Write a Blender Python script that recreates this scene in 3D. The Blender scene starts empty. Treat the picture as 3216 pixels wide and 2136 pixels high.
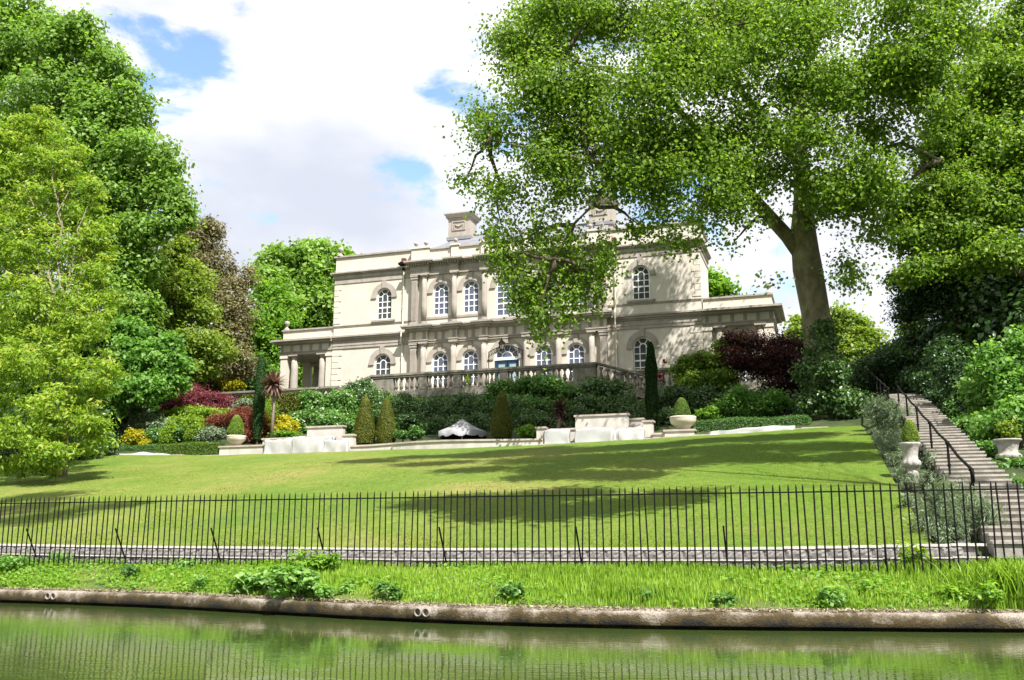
import bpy, math, random
import numpy as np
from mathutils import Vector, Matrix
random.seed(7); RNG = np.random.default_rng(11)
SC = bpy.context.scene
COL = SC.collection
rad = math.radians
# ------------------------------------------------------------------ camera
FPX, PITCH, CAMH = 3000.0, math.atan(.2073), 1.4
cam_d = bpy.data.cameras.new('camera'); cam = bpy.data.objects.new('camera', cam_d); COL.objects.link(cam)
cam.location = (0, 0, CAMH); cam.rotation_euler = (math.pi/2 + PITCH, 0, 0)
cam_d.sensor_width = 36; cam_d.lens = 36*FPX/3216; cam_d.clip_start = .1; cam_d.clip_end = 3000
SC.camera = cam
# ------------------------------------------------------------------ light
SUN_EL, SUN_AZ = rad(53), rad(153)            # azimuth clockwise from +Y
sun_d = bpy.data.lights.new('sun', 'SUN'); sun_d.energy = 4.8; sun_d.angle = rad(.53); sun_d.color = (1, .965, .91)
sun = bpy.data.objects.new('sun', sun_d); COL.objects.link(sun)
to_sun = Vector((math.sin(SUN_AZ)*math.cos(SUN_EL), math.cos(SUN_AZ)*math.cos(SUN_EL), math.sin(SUN_EL)))
sun.rotation_euler = to_sun.to_track_quat('Z', 'Y').to_euler(); sun.location = (20, -40, 60)
SC.view_settings.view_transform = 'Standard'; SC.view_settings.look = 'None'
SC.view_settings.gamma = 1; SC.view_settings.use_curve_mapping = False
SC.view_settings.exposure = 1.22
SC.cycles.diffuse_bounces = 6; SC.cycles.max_bounces = 12; SC.cycles.transmission_bounces = 8

def pix_ray(x, y):                             # x, y: position in the photograph, 2361 wide
    k = 3216/2361
    a = (x*k-1608)/FPX; b = (1068-y*k)/FPX
    return Vector((a, math.cos(PITCH)-b*math.sin(PITCH), math.sin(PITCH)+b*math.cos(PITCH)))

world = bpy.data.worlds.new('World'); SC.world = world; world.use_nodes = True
nt = world.node_tree; nt.nodes.clear()
def N(t, **k):
    n = nt.nodes.new(t)
    for a, b in k.items(): setattr(n, a, b)
    return n
def math_n(op, a, b=None, c=None, clamp=False):
    n = nt.nodes.new('ShaderNodeMath'); n.operation = op; n.use_clamp = clamp
    for i, q in enumerate((a, b, c)):
        if q is None: continue
        if isinstance(q, (int, float)): n.inputs[i].default_value = q
        else: nt.links.new(q, n.inputs[i])
    return n.outputs[0]
def maprange(v, a, b, c=0., d=1., smooth=True):
    n = nt.nodes.new('ShaderNodeMapRange'); n.interpolation_type = 'SMOOTHSTEP' if smooth else 'LINEAR'
    nt.links.new(v, n.inputs[0])
    for i, q in enumerate((a, b, c, d)): n.inputs[i+1].default_value = q
    return n.outputs[0]
sky = N('ShaderNodeTexSky', sky_type='NISHITA'); sky.sun_disc = False
sky.sun_elevation = SUN_EL; sky.sun_rotation = SUN_AZ; sky.air_density = 1.25; sky.dust_density = .3; sky.ozone_density = 1.6
tc = N('ShaderNodeTexCoord')
mp = N('ShaderNodeMapping'); mp.inputs['Scale'].default_value = (1, 1, 1.9)
nt.links.new(tc.outputs['Generated'], mp.inputs[0])
n1 = N('ShaderNodeTexNoise'); n1.inputs['Scale'].default_value = 7.5; n1.inputs['Detail'].default_value = 9; n1.inputs['Roughness'].default_value = .58; n1.inputs['Distortion'].default_value = .25
nt.links.new(mp.outputs[0], n1.inputs['Vector'])
n2 = N('ShaderNodeTexNoise'); n2.inputs['Scale'].default_value = 3.0; n2.inputs['Detail'].default_value = 7; n2.inputs['Roughness'].default_value = .5
mp2 = N('ShaderNodeMapping'); mp2.inputs['Location'].default_value = (3.1, 1.7, .6); mp2.inputs['Scale'].default_value = (1, 1, 2.0)
nt.links.new(tc.outputs['Generated'], mp2.inputs[0]); nt.links.new(mp2.outputs[0], n2.inputs['Vector'])
# gaps of blue between the clouds
gap = None
for hx, hy, r, amp in ((330, 140, .05, .30), (355, 200, .055, .27), (420, 110, .05, .16), (300, 180, .05, .2), (1060, 135, .045, .26), (1120, 215, .045, .2), (1010, 200, .03, .12), (905, 85, .02, .12), (905, 430, .035, .20), (960, 400, .03, .16),
                       (1560, 430, .07, .3), (1660, 450, .06, .28), (1440, 380, .06, .25), (1800, 640, .05, .14), (1980, 690, .045, .1), (1180, 330, .035, .15)):
    h = pix_ray(hx, hy).normalized()
    dt = N('ShaderNodeVectorMath', operation='DISTANCE'); dt.inputs[1].default_value = h
    nrm = N('ShaderNodeVectorMath', operation='NORMALIZE'); nt.links.new(tc.outputs['Generated'], nrm.inputs[0])
    nt.links.new(nrm.outputs[0], dt.inputs[0])
    g = maprange(dt.outputs['Value'], r*1.7, 0, 0, amp)
    gap = g if gap is None else math_n('ADD', gap, g)
gap = math_n('MINIMUM', gap, .34)
blue = maprange(math_n('ADD', math_n('MULTIPLY', math_n('SUBTRACT', n1.outputs[0], .5), 2.7), math_n('MULTIPLY', gap, 1.25)), .20, .56)
hg = pix_ray(620, 480).normalized(); dg = N('ShaderNodeVectorMath', operation='DISTANCE'); dg.inputs[1].default_value = hg
nrm2 = N('ShaderNodeVectorMath', operation='NORMALIZE'); nt.links.new(tc.outputs['Generated'], nrm2.inputs[0]); nt.links.new(nrm2.outputs[0], dg.inputs[0])
grey = maprange(math_n('ADD', n2.outputs[0], maprange(dg.outputs['Value'], .19, 0, 0, .16)), .42, .72)
cm = N('ShaderNodeMix', data_type='RGBA'); cm.inputs[6].default_value = (4.5, 4.5, 4.55, 1); cm.inputs[7].default_value = (2.75, 2.9, 3.35, 1)
nt.links.new(grey, cm.inputs[0])
sk2 = N('ShaderNodeMix', data_type='RGBA', blend_type='MULTIPLY'); sk2.inputs[0].default_value = 1; sk2.inputs[7].default_value = (.95, .97, .98, 1)
nt.links.new(sky.outputs[0], sk2.inputs[6])
mx = N('ShaderNodeMix', data_type='RGBA'); nt.links.new(blue, mx.inputs[0]); nt.links.new(cm.outputs[2], mx.inputs[6]); nt.links.new(sk2.outputs[2], mx.inputs[7])
bg = N('ShaderNodeBackground'); bg.inputs[1].default_value = .12; nt.links.new(mx.outputs[2], bg.inputs[0])
wo = N('ShaderNodeOutputWorld'); nt.links.new(bg.outputs[0], wo.inputs[0])

# ------------------------------------------------------------------ frames of reference
# garden frame: u along the house front (to the right), v up the hill, z above the water
TH = rad(18.4)
UX, UY = math.cos(TH), -math.sin(TH); VX, VY = math.sin(TH), math.cos(TH)
OX, OY = -13.38365, 70.0
def W(u, v, z=0.): return Vector((OX+u*UX+v*VX, OY+u*UY+v*VY, z))
def UV(x, y): return ((x-OX)*UX+(y-OY)*UY, (x-OX)*VX+(y-OY)*VY)
def at(x, y, v):                               # photo position on the upright plane v -> (u, z)
    r = pix_ray(x, y); c = Vector((-OX, -OY, 0)); t = (v-(c.x*VX+c.y*VY))/(r.x*VX+r.y*VY)
    p = r*t + c
    return p.x*UX+p.y*UY, p.z+CAMH
def mpp(x, y, v):                              # metres per photo unit there
    u0, z0 = at(x, y, v); p = W(u0, v, z0)
    return (p.y*math.cos(PITCH)+(p.z-CAMH)*math.sin(PITCH))/(FPX*2361/3216)

def interp(x, xs, ys): return float(np.interp(x, xs, ys))
LT_U = [-12, -5, 2.5, 21, 28.8, 34.6, 37]; LT_Z = [6.3, 6.15, 5.88, 5.9, 6.09, 6.29, 6.33]
def stair_z(v): return 1.27+(v+42.5)*.241
def lawn_z(u, v):
    t = (v+42.3)/25.3
    zt = np.interp(u, LT_U, LT_Z)
    return 1.19+(zt-1.19)*t + .12*np.sin(np.pi*np.clip(t, 0, 1))
def ground_z(u, v):
    u = np.asarray(u, float); v = np.asarray(v, float)
    g = np.where(v < -42.3, .8+(v+42.3)*.03, lawn_z(u, np.minimum(v, -17)))
    zt = np.interp(u, LT_U, LT_Z)
    up = np.interp(v, [-17, -16.3, -6, -3, 0, 30, 400], [0, .45, 3.7, 4.6, 5.05, 5.05, 5.05])
    g = g + np.where(v > -17, up*(10.9-zt)/5.05, 0)
    s = np.clip((u-36.2)/1.0, 0, 1)
    sz = 1.1+(np.clip(v, -42.5, -6)+42.5)*.241-.1
    g = np.where((u > 36.2) & (v > -42.4), g*(1-s)+np.minimum(np.maximum(sz, g), 10.9)*s, g)
    return g
def gz(u, v): return float(ground_z(u, v))

# ------------------------------------------------------------------ materials
def new_mat(name):
    m = bpy.data.materials.new(name); m.use_nodes = True; t = m.node_tree; t.nodes.clear()
    return m, t
def simple(name, c1, c2=None, rough=.8, scale=3., bump=.15, bscale=None, spec=.3, metal=0., detail=6, coord='Object', stretch=(1, 1, 1)):
    m, t = new_mat(name); L = t.links.new
    b = t.nodes.new('ShaderNodeBsdfPrincipled'); o = t.nodes.new('ShaderNodeOutputMaterial'); L(b.outputs[0], o.inputs[0])
    b.inputs['Roughness'].default_value = rough; b.inputs['Specular IOR Level'].default_value = spec; b.inputs['Metallic'].default_value = metal
    if c2 is None: b.inputs['Base Color'].default_value = (*c1, 1)
    tc = t.nodes.new('ShaderNodeTexCoord'); mp = t.nodes.new('ShaderNodeMapping'); mp.inputs['Scale'].default_value = stretch
    L(tc.outputs[coord], mp.inputs[0])
    n = t.nodes.new('ShaderNodeTexNoise'); n.inputs['Scale'].default_value = scale; n.inputs['Detail'].default_value = detail; n.inputs['Roughness'].default_value = .62
    L(mp.outputs[0], n.inputs['Vector'])
    if c2 is not None:
        r = t.nodes.new('ShaderNodeValToRGB'); r.color_ramp.elements[0].position = .32; r.color_ramp.elements[1].position = .68
        r.color_ramp.elements[0].color = (*c1, 1); r.color_ramp.elements[1].color = (*c2, 1)
        L(n.outputs[0], r.inputs[0]); L(r.outputs[0], b.inputs['Base Color'])
    if bump:
        nb = t.nodes.new('ShaderNodeTexNoise'); nb.inputs['Scale'].default_value = bscale or scale*6; nb.inputs['Detail'].default_value = 5
        L(mp.outputs[0], nb.inputs['Vector'])
        bp = t.nodes.new('ShaderNodeBump'); bp.inputs['Strength'].default_value = bump; bp.inputs['Distance'].default_value = .05
        L(nb.outputs[0], bp.inputs['Height']); L(bp.outputs[0], b.inputs['Normal'])
    return m
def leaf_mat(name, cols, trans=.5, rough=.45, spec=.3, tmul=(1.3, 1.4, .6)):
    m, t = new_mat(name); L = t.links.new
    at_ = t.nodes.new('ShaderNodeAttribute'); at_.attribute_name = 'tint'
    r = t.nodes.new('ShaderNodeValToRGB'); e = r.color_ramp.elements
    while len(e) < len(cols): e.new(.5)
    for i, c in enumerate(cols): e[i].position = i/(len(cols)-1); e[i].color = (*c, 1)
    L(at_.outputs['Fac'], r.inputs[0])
    b = t.nodes.new('ShaderNodeBsdfPrincipled'); b.inputs['Roughness'].default_value = rough; b.inputs['Specular IOR Level'].default_value = spec
    L(r.outputs[0], b.inputs['Base Color'])
    tr = t.nodes.new('ShaderNodeBsdfTranslucent')
    mu = t.nodes.new('ShaderNodeMix'); mu.data_type = 'RGBA'; mu.blend_type = 'MULTIPLY'; mu.inputs[0].default_value = 1; mu.inputs[7].default_value = (*tmul, 1)
    L(r.outputs[0], mu.inputs[6]); L(mu.outputs[2], tr.inputs[0])
    mx = t.nodes.new('ShaderNodeMixShader'); mx.inputs[0].default_value = trans
    L(b.outputs[0], mx.inputs[1]); L(tr.outputs[0], mx.inputs[2])
    o = t.nodes.new('ShaderNodeOutputMaterial'); L(mx.outputs[0], o.inputs[0])
    return m

M = {}
M['stucco'] = simple('stucco', (.53, .48, .41), (.61, .56, .485), .85, .9, .05, 30)
M['stone'] = simple('stone_trim', (.31, .275, .24), (.39, .35, .305), .85, 2.2, .12, 25)
M['greystone'] = simple('terrace_stone', (.155, .145, .115), (.285, .265, .22), .9, 2.6, .3, 22)
M['lead'] = simple('lead_flashing', (.16, .16, .17), (.24, .24, .25), .6, 3, .05)
M['slate'] = simple('slate', (.13, .13, .155), (.21, .21, .24), .6, 1.2, .35, 9, stretch=(1, 1, 6))
M['white'] = simple('white_paint', (.80, .80, .80), None, .45, 3, 0)
M['blue'] = simple('blue_paint', (.010, .035, .07), (.016, .05, .09), .4, 3, .02)
M['iron'] = simple('black_iron', (.004, .004, .004), (.009, .0085, .008), .8, 20, .1, 60, spec=.12)
M['pipe'] = simple('cream_pipe', (.62, .56, .48), (.68, .62, .54), .6, 3, .05)
M['brick'] = simple('chimney_brick', (.11, .04, .03), (.16, .06, .045), .9, 10, .2)
M['ply'] = simple('lantern_glass', (.18, .17, .14), (.3, .28, .22), .25, 5, 0)
def pane_mat(name, c1, c2):
    m = simple(name, c1, c2, .14, 1.6, 0, spec=.3, stretch=(6, 1, .6)); return m
M['pane_net'] = pane_mat('pane_net_curtain', (.05, .062, .10), (.13, .15, .205))
M['pane_dark'] = pane_mat('pane_dark', (.02, .025, .025), (.09, .10, .10))
M['pane_door'] = pane_mat('pane_door', (.22, .29, .31), (.32, .40, .41))
M['render'] = simple('garden_wall_render', (.42, .39, .35), (.52, .485, .44), .8, 1.5, .06, 30)
M['coping'] = simple('garden_coping', (.36, .30, .255), (.46, .40, .345), .8, 3, .1, 25)
M['tarp'] = simple('white_cover', (.32, .32, .315), (.43, .425, .415), .6, 1.2, .25, 4)
M['tarp2'] = simple('grey_cover', (.20, .20, .215), (.31, .31, .315), .7, 2.2, .25, 6)
M['bowl'] = simple('bowl_stone', (.50, .44, .37), (.60, .54, .46), .8, 4, .1)
M['urn'] = simple('urn_stone', (.26, .245, .22), (.46, .43, .39), .85, 7, .4, 30)
M['step'] = simple('step_stone', (.225, .21, .185), (.41, .38, .335), .85, 3.5, .2, 25)
M['soil'] = simple('soil', (.035, .026, .016), (.06, .045, .025), .95, 3, .5)
M['bark_plane'] = simple('plane_bark', (.10, .085, .05), (.26, .23, .15), .9, 2.0, .6, 9, stretch=(1, 1, .6))
M['bark'] = simple('bark', (.05, .04, .028), (.11, .09, .06), .95, 5, .6, stretch=(2, 2, .4))
M['twig'] = simple('pale_bark', (.16, .13, .10), (.27, .23, .18), .9, 5, .3)
M['terracotta'] = simple('clay_pipe', (.17, .15, .13), (.27, .24, .21), .8, 6, .1)
M['black'] = simple('pipe_dark', (.004, .004, .004), None, .9, 3, 0)
M['block'] = simple('split_block', (.15, .14, .135), (.30, .285, .275), .95, 7, .5, 26)
M['cap'] = simple('sunlit_block_cap', (.46, .43, .40), (.58, .54, .50), .95, 8, .2, 30)  # lighter than the blocks, sunlight on the ledges put into the colour

def weather(m, amt=.28, streak=(1.6, 1.6, .12), dirt=(.42, .40, .36)):
    t = m.node_tree; Lk = t.links.new; b = [n for n in t.nodes if n.type == 'BSDF_PRINCIPLED'][0]
    src = b.inputs['Base Color'].links[0].from_socket
    tc = t.nodes.new('ShaderNodeTexCoord'); fs = []
    for sc, st, d in ((1.0, streak, 8), (.7, (1, 1, 1), 6)):
        mp = t.nodes.new('ShaderNodeMapping'); mp.inputs['Scale'].default_value = st; Lk(tc.outputs['Object'], mp.inputs[0])
        n = t.nodes.new('ShaderNodeTexNoise'); n.inputs['Scale'].default_value = sc; n.inputs['Detail'].default_value = d; n.inputs['Roughness'].default_value = .7
        Lk(mp.outputs[0], n.inputs['Vector']); r = t.nodes.new('ShaderNodeMapRange'); Lk(n.outputs[0], r.inputs[0])
        for i, q in enumerate((.50, .74, 0, 1)): r.inputs[i+1].default_value = q
        fs.append(r.outputs[0])
    mx = t.nodes.new('ShaderNodeMath'); mx.operation = 'MAXIMUM'; Lk(fs[0], mx.inputs[0]); Lk(fs[1], mx.inputs[1])
    ml = t.nodes.new('ShaderNodeMath'); ml.operation = 'MULTIPLY'; Lk(mx.outputs[0], ml.inputs[0]); ml.inputs[1].default_value = amt
    c = t.nodes.new('ShaderNodeMix'); c.data_type = 'RGBA'; c.blend_type = 'MULTIPLY'; Lk(ml.outputs[0], c.inputs[0]); Lk(src, c.inputs[6]); c.inputs[7].default_value = (*dirt, 1)
    Lk(c.outputs[2], b.inputs['Base Color'])
weather(M['stucco'], .26); weather(M['stone'], .5); weather(M['greystone'], .75, (2.5, 2.5, .3), (.3, .3, .24)); weather(M['render'], .45, (2, 2, .25)); weather(M['coping'], .6, (1, 1, 1)); weather(M['step'], .6, (1.5, 1.5, 1.5), (.35, .33, .28)); weather(M['urn'], .7, (6, 6, 3), (.35, .34, .28)); weather(M['bowl'], .6, (5, 5, 2)); weather(M['tarp'], .3, (2, 2, .6), (.6, .6, .6)); weather(M['bark_plane'], .8, (1.5, 1.5, .8), (.35, .33, .25))
# grass / lawn
def lawn_mat():
    m, t = new_mat('mown_grass'); L = t.links.new
    b = t.nodes.new('ShaderNodeBsdfPrincipled'); o = t.nodes.new('ShaderNodeOutputMaterial'); L(b.outputs[0], o.inputs[0])
    b.inputs['Roughness'].default_value = .9; b.inputs['Specular IOR Level'].default_value = .15
    tc = t.nodes.new('ShaderNodeTexCoord')
    def noise(s, d, st=(1, 1, 1), ro=.6):
        mp = t.nodes.new('ShaderNodeMapping'); mp.inputs['Scale'].default_value = st; L(tc.outputs['Object'], mp.inputs[0])
        n = t.nodes.new('ShaderNodeTexNoise'); n.inputs['Scale'].default_value = s; n.inputs['Detail'].default_value = d; n.inputs['Roughness'].default_value = ro
        L(mp.outputs[0], n.inputs['Vector']); return n.outputs[0]
    def ramp(f, pts):
        r = t.nodes.new('ShaderNodeValToRGB'); e = r.color_ramp.elements
        while len(e) < len(pts): e.new(.5)
        for q, (p, c) in zip(e, pts): q.position = p; q.color = (*c, 1)
        L(f, r.inputs[0]); return r.outputs[0]
    def mix(f, a, c, mode='MIX'):
        n = t.nodes.new('ShaderNodeMix'); n.data_type = 'RGBA'; n.blend_type = mode
        if isinstance(f, float): n.inputs[0].default_value = f
        else: L(f, n.inputs[0])
        L(a, n.inputs[6]); L(c, n.inputs[7]); return n.outputs[2]
    big = ramp(noise(.16, 4), [(.35, (.082, .142, .018)), (.52, (.125, .168, .028)), (.68, (.19, .182, .055))])
    mid = ramp(noise(3.2, 9, (1, .8, 1), .8), [(.3, (.6, .72, .5)), (.5, (1, 1, 1)), (.7, (1.38, 1.2, 1.5))])
    fine = ramp(noise(17, 7, (1, .45, 1), .85), [(.32, (.45, .52, .4)), (.5, (1, 1, 1)), (.7, (1.5, 1.42, 1.4))])
    sx = t.nodes.new('ShaderNodeSeparateXYZ'); L(tc.outputs['Object'], sx.inputs[0])
    gr = t.nodes.new('ShaderNodeMapRange'); gr.interpolation_type = 'SMOOTHSTEP'; L(sx.outputs[0], gr.inputs[0])
    for i, q in enumerate((-2, 9, 0, .75)): gr.inputs[i+1].default_value = q
    rg = t.nodes.new('ShaderNodeRGB'); rg.outputs[0].default_value = (.078, .145, .012, 1)
    big = mix(gr.outputs[0], big, rg.outputs[0])
    c = mix(1., mix(1., big, mid, 'MULTIPLY'), fine, 'MULTIPLY')
    L(c, b.inputs['Base Color'])
    bp = t.nodes.new('ShaderNodeBump'); bp.inputs['Strength'].default_value = .6; bp.inputs['Distance'].default_value = .06
    L(noise(16, 8, (1, 1, 1), .85), bp.inputs['Height']); L(bp.outputs[0], b.inputs['Normal'])
    return m
M['lawn'] = lawn_mat()
M['under'] = simple('woodland_floor', (.02, .03, .01), (.05, .07, .02), .95, 1.2, .6, 8)
M['verge'] = simple('verge_soil', (.045, .08, .015), (.13, .13, .045), .95, 1.4, .5, 12)

def wall_mat():
    m, t = new_mat('canal_concrete'); L = t.links.new
    b = t.nodes.new('ShaderNodeBsdfPrincipled'); o = t.nodes.new('ShaderNodeOutputMaterial'); L(b.outputs[0], o.inputs[0])
    b.inputs['Roughness'].default_value = .9
    tc = t.nodes.new('ShaderNodeTexCoord'); sx = t.nodes.new('ShaderNodeSeparateXYZ'); L(tc.outputs['Object'], sx.inputs[0])
    n = t.nodes.new('ShaderNodeTexNoise'); n.inputs['Scale'].default_value = 1.3; n.inputs['Detail'].default_value = 8; n.inputs['Roughness'].default_value = .7
    L(tc.outputs['Object'], n.inputs['Vector'])
    n3 = t.nodes.new('ShaderNodeTexNoise'); n3.inputs['Scale'].default_value = 34; n3.inputs['Detail'].default_value = 6
    L(tc.outputs['Object'], n3.inputs['Vector'])
    r = t.nodes.new('ShaderNodeValToRGB'); r.color_ramp.elements[0].color = (.16, .13, .10, 1); r.color_ramp.elements[1].color = (.36, .315, .265, 1)
    r.color_ramp.elements[0].position = .3; r.color_ramp.elements[1].position = .7; L(n3.outputs[0], r.inputs[0])
    # moss towards the water, wet dark line at it
    h = t.nodes.new('ShaderNodeMath'); h.operation = 'MULTIPLY_ADD'; L(n.outputs[0], h.inputs[0]); h.inputs[1].default_value = 1.2; L(sx.outputs[2], h.inputs[2])
    mr = t.nodes.new('ShaderNodeMapRange'); L(h.outputs[0], mr.inputs[0])
    for i, q in enumerate((.76, .94, 1, 0)): mr.inputs[i+1].default_value = q
    mo = t.nodes.new('ShaderNodeMix'); mo.data_type = 'RGBA'; mo.inputs[7].default_value = (.050, .034, .009, 1)
    L(mr.outputs[0], mo.inputs[0]); L(r.outputs[0], mo.inputs[6])
    mr2 = t.nodes.new('ShaderNodeMapRange'); L(h.outputs[0], mr2.inputs[0])
    for i, q in enumerate((.58, .72, 1, 0)): mr2.inputs[i+1].default_value = q
    mo2 = t.nodes.new('ShaderNodeMix'); mo2.data_type = 'RGBA'; mo2.inputs[7].default_value = (.008, .007, .005, 1)
    L(mr2.outputs[0], mo2.inputs[0]); L(mo.outputs[2], mo2.inputs[6]); L(mo2.outputs[2], b.inputs['Base Color'])
    bp = t.nodes.new('ShaderNodeBump'); bp.inputs['Strength'].default_value = .7; bp.inputs['Distance'].default_value = .03
    L(n3.outputs[0], bp.inputs['Height']); L(bp.outputs[0], b.inputs['Normal'])
    return m
M['canal_wall'] = wall_mat()
def water_mat():
    m, t = new_mat('canal_water'); L = t.links.new
    b = t.nodes.new('ShaderNodeBsdfPrincipled'); o = t.nodes.new('ShaderNodeOutputMaterial'); L(b.outputs[0], o.inputs[0])
    b.inputs['Base Color'].default_value = (.042, .064, .016, 1); b.inputs['Roughness'].default_value = .015; b.inputs['IOR'].default_value = 1.36
    tc = t.nodes.new('ShaderNodeTexCoord')
    def noise(s, st, d=3):
        mp = t.nodes.new('ShaderNodeMapping'); mp.inputs['Scale'].default_value = st; L(tc.outputs['Object'], mp.inputs[0])
        n = t.nodes.new('ShaderNodeTexNoise'); n.inputs['Scale'].default_value = s; n.inputs['Detail'].default_value = d; L(mp.outputs[0], n.inputs['Vector']); return n.outputs[0]
    a = noise(7, (.55, 1.3, 1), 2); c = noise(1.1, (.5, 1, 1), 2); pt = noise(.22, (1, 1, 1), 2)
    mr = t.nodes.new('ShaderNodeMapRange'); L(pt, mr.inputs[0])
    for i, q in enumerate((.38, .62, .35, 1)): mr.inputs[i+1].default_value = q
    mu = t.nodes.new('ShaderNodeMath'); mu.operation = 'MULTIPLY'; L(a, mu.inputs[0]); L(mr.outputs[0], mu.inputs[1])
    ad = t.nodes.new('ShaderNodeMath'); ad.operation = 'MULTIPLY_ADD'; L(c, ad.inputs[0]); ad.inputs[1].default_value = .9; L(mu.outputs[0], ad.inputs[2])
    bp = t.nodes.new('ShaderNodeBump'); bp.inputs['Strength'].default_value = .4; bp.inputs['Distance'].default_value = .008
    L(ad.outputs[0], bp.inputs['Height']); L(bp.outputs[0], b.inputs['Normal'])
    return m
M['water'] = water_mat()

LM = {}
LM['plane'] = leaf_mat('plane_leaves', [(.075, .145, .016), (.125, .22, .026), (.20, .31, .04), (.33, .43, .07)])
LM['maple'] = leaf_mat('maple_leaves', [(.085, .17, .024), (.15, .26, .042), (.23, .37, .075), (.33, .47, .14)])
LM['robinia'] = leaf_mat('robinia_leaves', [(.115, .19, .02), (.20, .31, .034), (.30, .42, .056), (.44, .43, .09)])
LM['bright'] = leaf_mat('bright_leaves', [(.07, .17, .025), (.12, .26, .045), (.2, .36, .085), (.32, .47, .16)])
LM['olive'] = leaf_mat('olive_leaves', [(.085, .15, .018), (.15, .235, .03), (.23, .31, .045), (.32, .36, .08)])
LM['brown'] = leaf_mat('brown_leaves', [(.10, .09, .045), (.17, .15, .075), (.23, .2, .105), (.16, .19, .05)], trans=.3)
LM['fresh'] = leaf_mat('fresh_leaves', [(.08, .19, .018), (.13, .27, .026), (.2, .35, .04), (.3, .43, .07)])
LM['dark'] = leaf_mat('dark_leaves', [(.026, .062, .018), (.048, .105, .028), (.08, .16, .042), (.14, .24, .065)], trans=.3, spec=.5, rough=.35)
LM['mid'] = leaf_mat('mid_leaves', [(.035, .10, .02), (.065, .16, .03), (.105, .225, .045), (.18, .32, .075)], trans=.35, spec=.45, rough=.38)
LM['purple'] = leaf_mat('purple_leaves', [(.10, .024, .034), (.17, .042, .058), (.25, .07, .085), (.32, .13, .13)], tmul=(1.3, .8, .7))
LM['deep'] = leaf_mat('deep_purple_leaves', [(.016, .008, .008), (.034, .014, .014), (.065, .022, .020), (.14, .055, .035)], tmul=(1.3, .8, .7))
LM['rust'] = leaf_mat('rust_leaves', [(.12, .032, .02), (.19, .055, .035), (.25, .085, .05), (.18, .12, .04)], tmul=(1.3, .8, .6))
LM['yellow'] = leaf_mat('yellow_leaves', [(.30, .28, .012), (.44, .40, .016), (.55, .50, .03), (.42, .46, .04)], tmul=(1.1, 1.1, .6))
LM['lime'] = leaf_mat('lime_leaves', [(.10, .19, .015), (.17, .28, .022), (.25, .37, .04), (.38, .46, .10)])
LM['grey'] = leaf_mat('grey_leaves', [(.09, .135, .075), (.145, .20, .115), (.21, .27, .17), (.27, .32, .22)], trans=.25)
LM['box'] = leaf_mat('box_leaves', [(.05, .10, .012), (.09, .165, .018), (.13, .22, .026), (.19, .27, .04)], trans=.3)
LM['yew'] = leaf_mat('yew_leaves', [(.04, .055, .005), (.085, .105, .008), (.14, .155, .010), (.22, .22, .014)], trans=.25)
LM['cypress'] = leaf_mat('cypress_leaves', [(.018, .05, .014), (.03, .075, .022), (.045, .10, .03), (.065, .13, .04)], trans=.2, spec=.1, rough=.7)
LM['darkcyp'] = leaf_mat('dark_cypress_leaves', [(.010, .026, .008), (.018, .042, .012), (.028, .06, .016), (.04, .08, .02)], trans=.2, spec=.1, rough=.7)
LM['grass'] = leaf_mat('grass_blades', [(.11, .20, .018), (.19, .34, .026), (.28, .44, .042), (.40, .47, .12)], trans=.4, tmul=(1.2, 1.2, .6))
LM['petal'] = leaf_mat('petals', [(.6, .58, .5), (.7, .68, .62), (.75, .72, .68), (.7, .6, .5)], trans=.2, tmul=(1, 1, 1))
LM['cord'] = leaf_mat('sword_leaves', [(.10, .05, .045), (.15, .08, .07), (.2, .12, .10), (.26, .17, .14)], trans=.2, tmul=(1.2, .8, .7))
LM['corddark'] = leaf_mat('dark_sword_leaves', [(.03, .012, .014), (.05, .018, .02), (.07, .028, .028), (.09, .04, .035)], trans=.2, tmul=(1.2, .8, .7))

# ------------------------------------------------------------------ object helpers
ORG = {}
def tag(o, label=None, cat=None, group=None, kind=None):
    if label: o['label'] = label
    if cat: o['category'] = cat
    if group: o['group'] = group
    if kind: o['kind'] = kind
    return o
def thing(name, label, cat, u, v, z, group=None):
    o = bpy.data.objects.new(name, None); COL.objects.link(o); o.empty_display_size = .3
    o.location = W(u, v, z); o.rotation_euler = (0, 0, -TH); ORG[o.name] = (u, v, z)
    return tag(o, label, cat, group)
def root_org(o):
    while o.parent is not None: o = o.parent
    return ORG[o.name]
def link_mesh(name, me, parent=None, org=None, at_=None):
    o = bpy.data.objects.new(name, me); COL.objects.link(o)
    if parent is not None: o.parent = parent
    elif org is not None:
        o.location = W(*org); o.rotation_euler = (0, 0, -TH); ORG[o.name] = org
    if at_ is not None: o.location = at_
    return o
def inst(name, me, parent, u, v, z, rz=0):     # a shared mesh set at a garden position, direct child of a thing
    a = root_org(parent); o = link_mesh(name, me, parent); o.location = (u-a[0], v-a[1], z-a[2])
    if rz: o.rotation_euler = (0, 0, rz)
    return o
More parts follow.
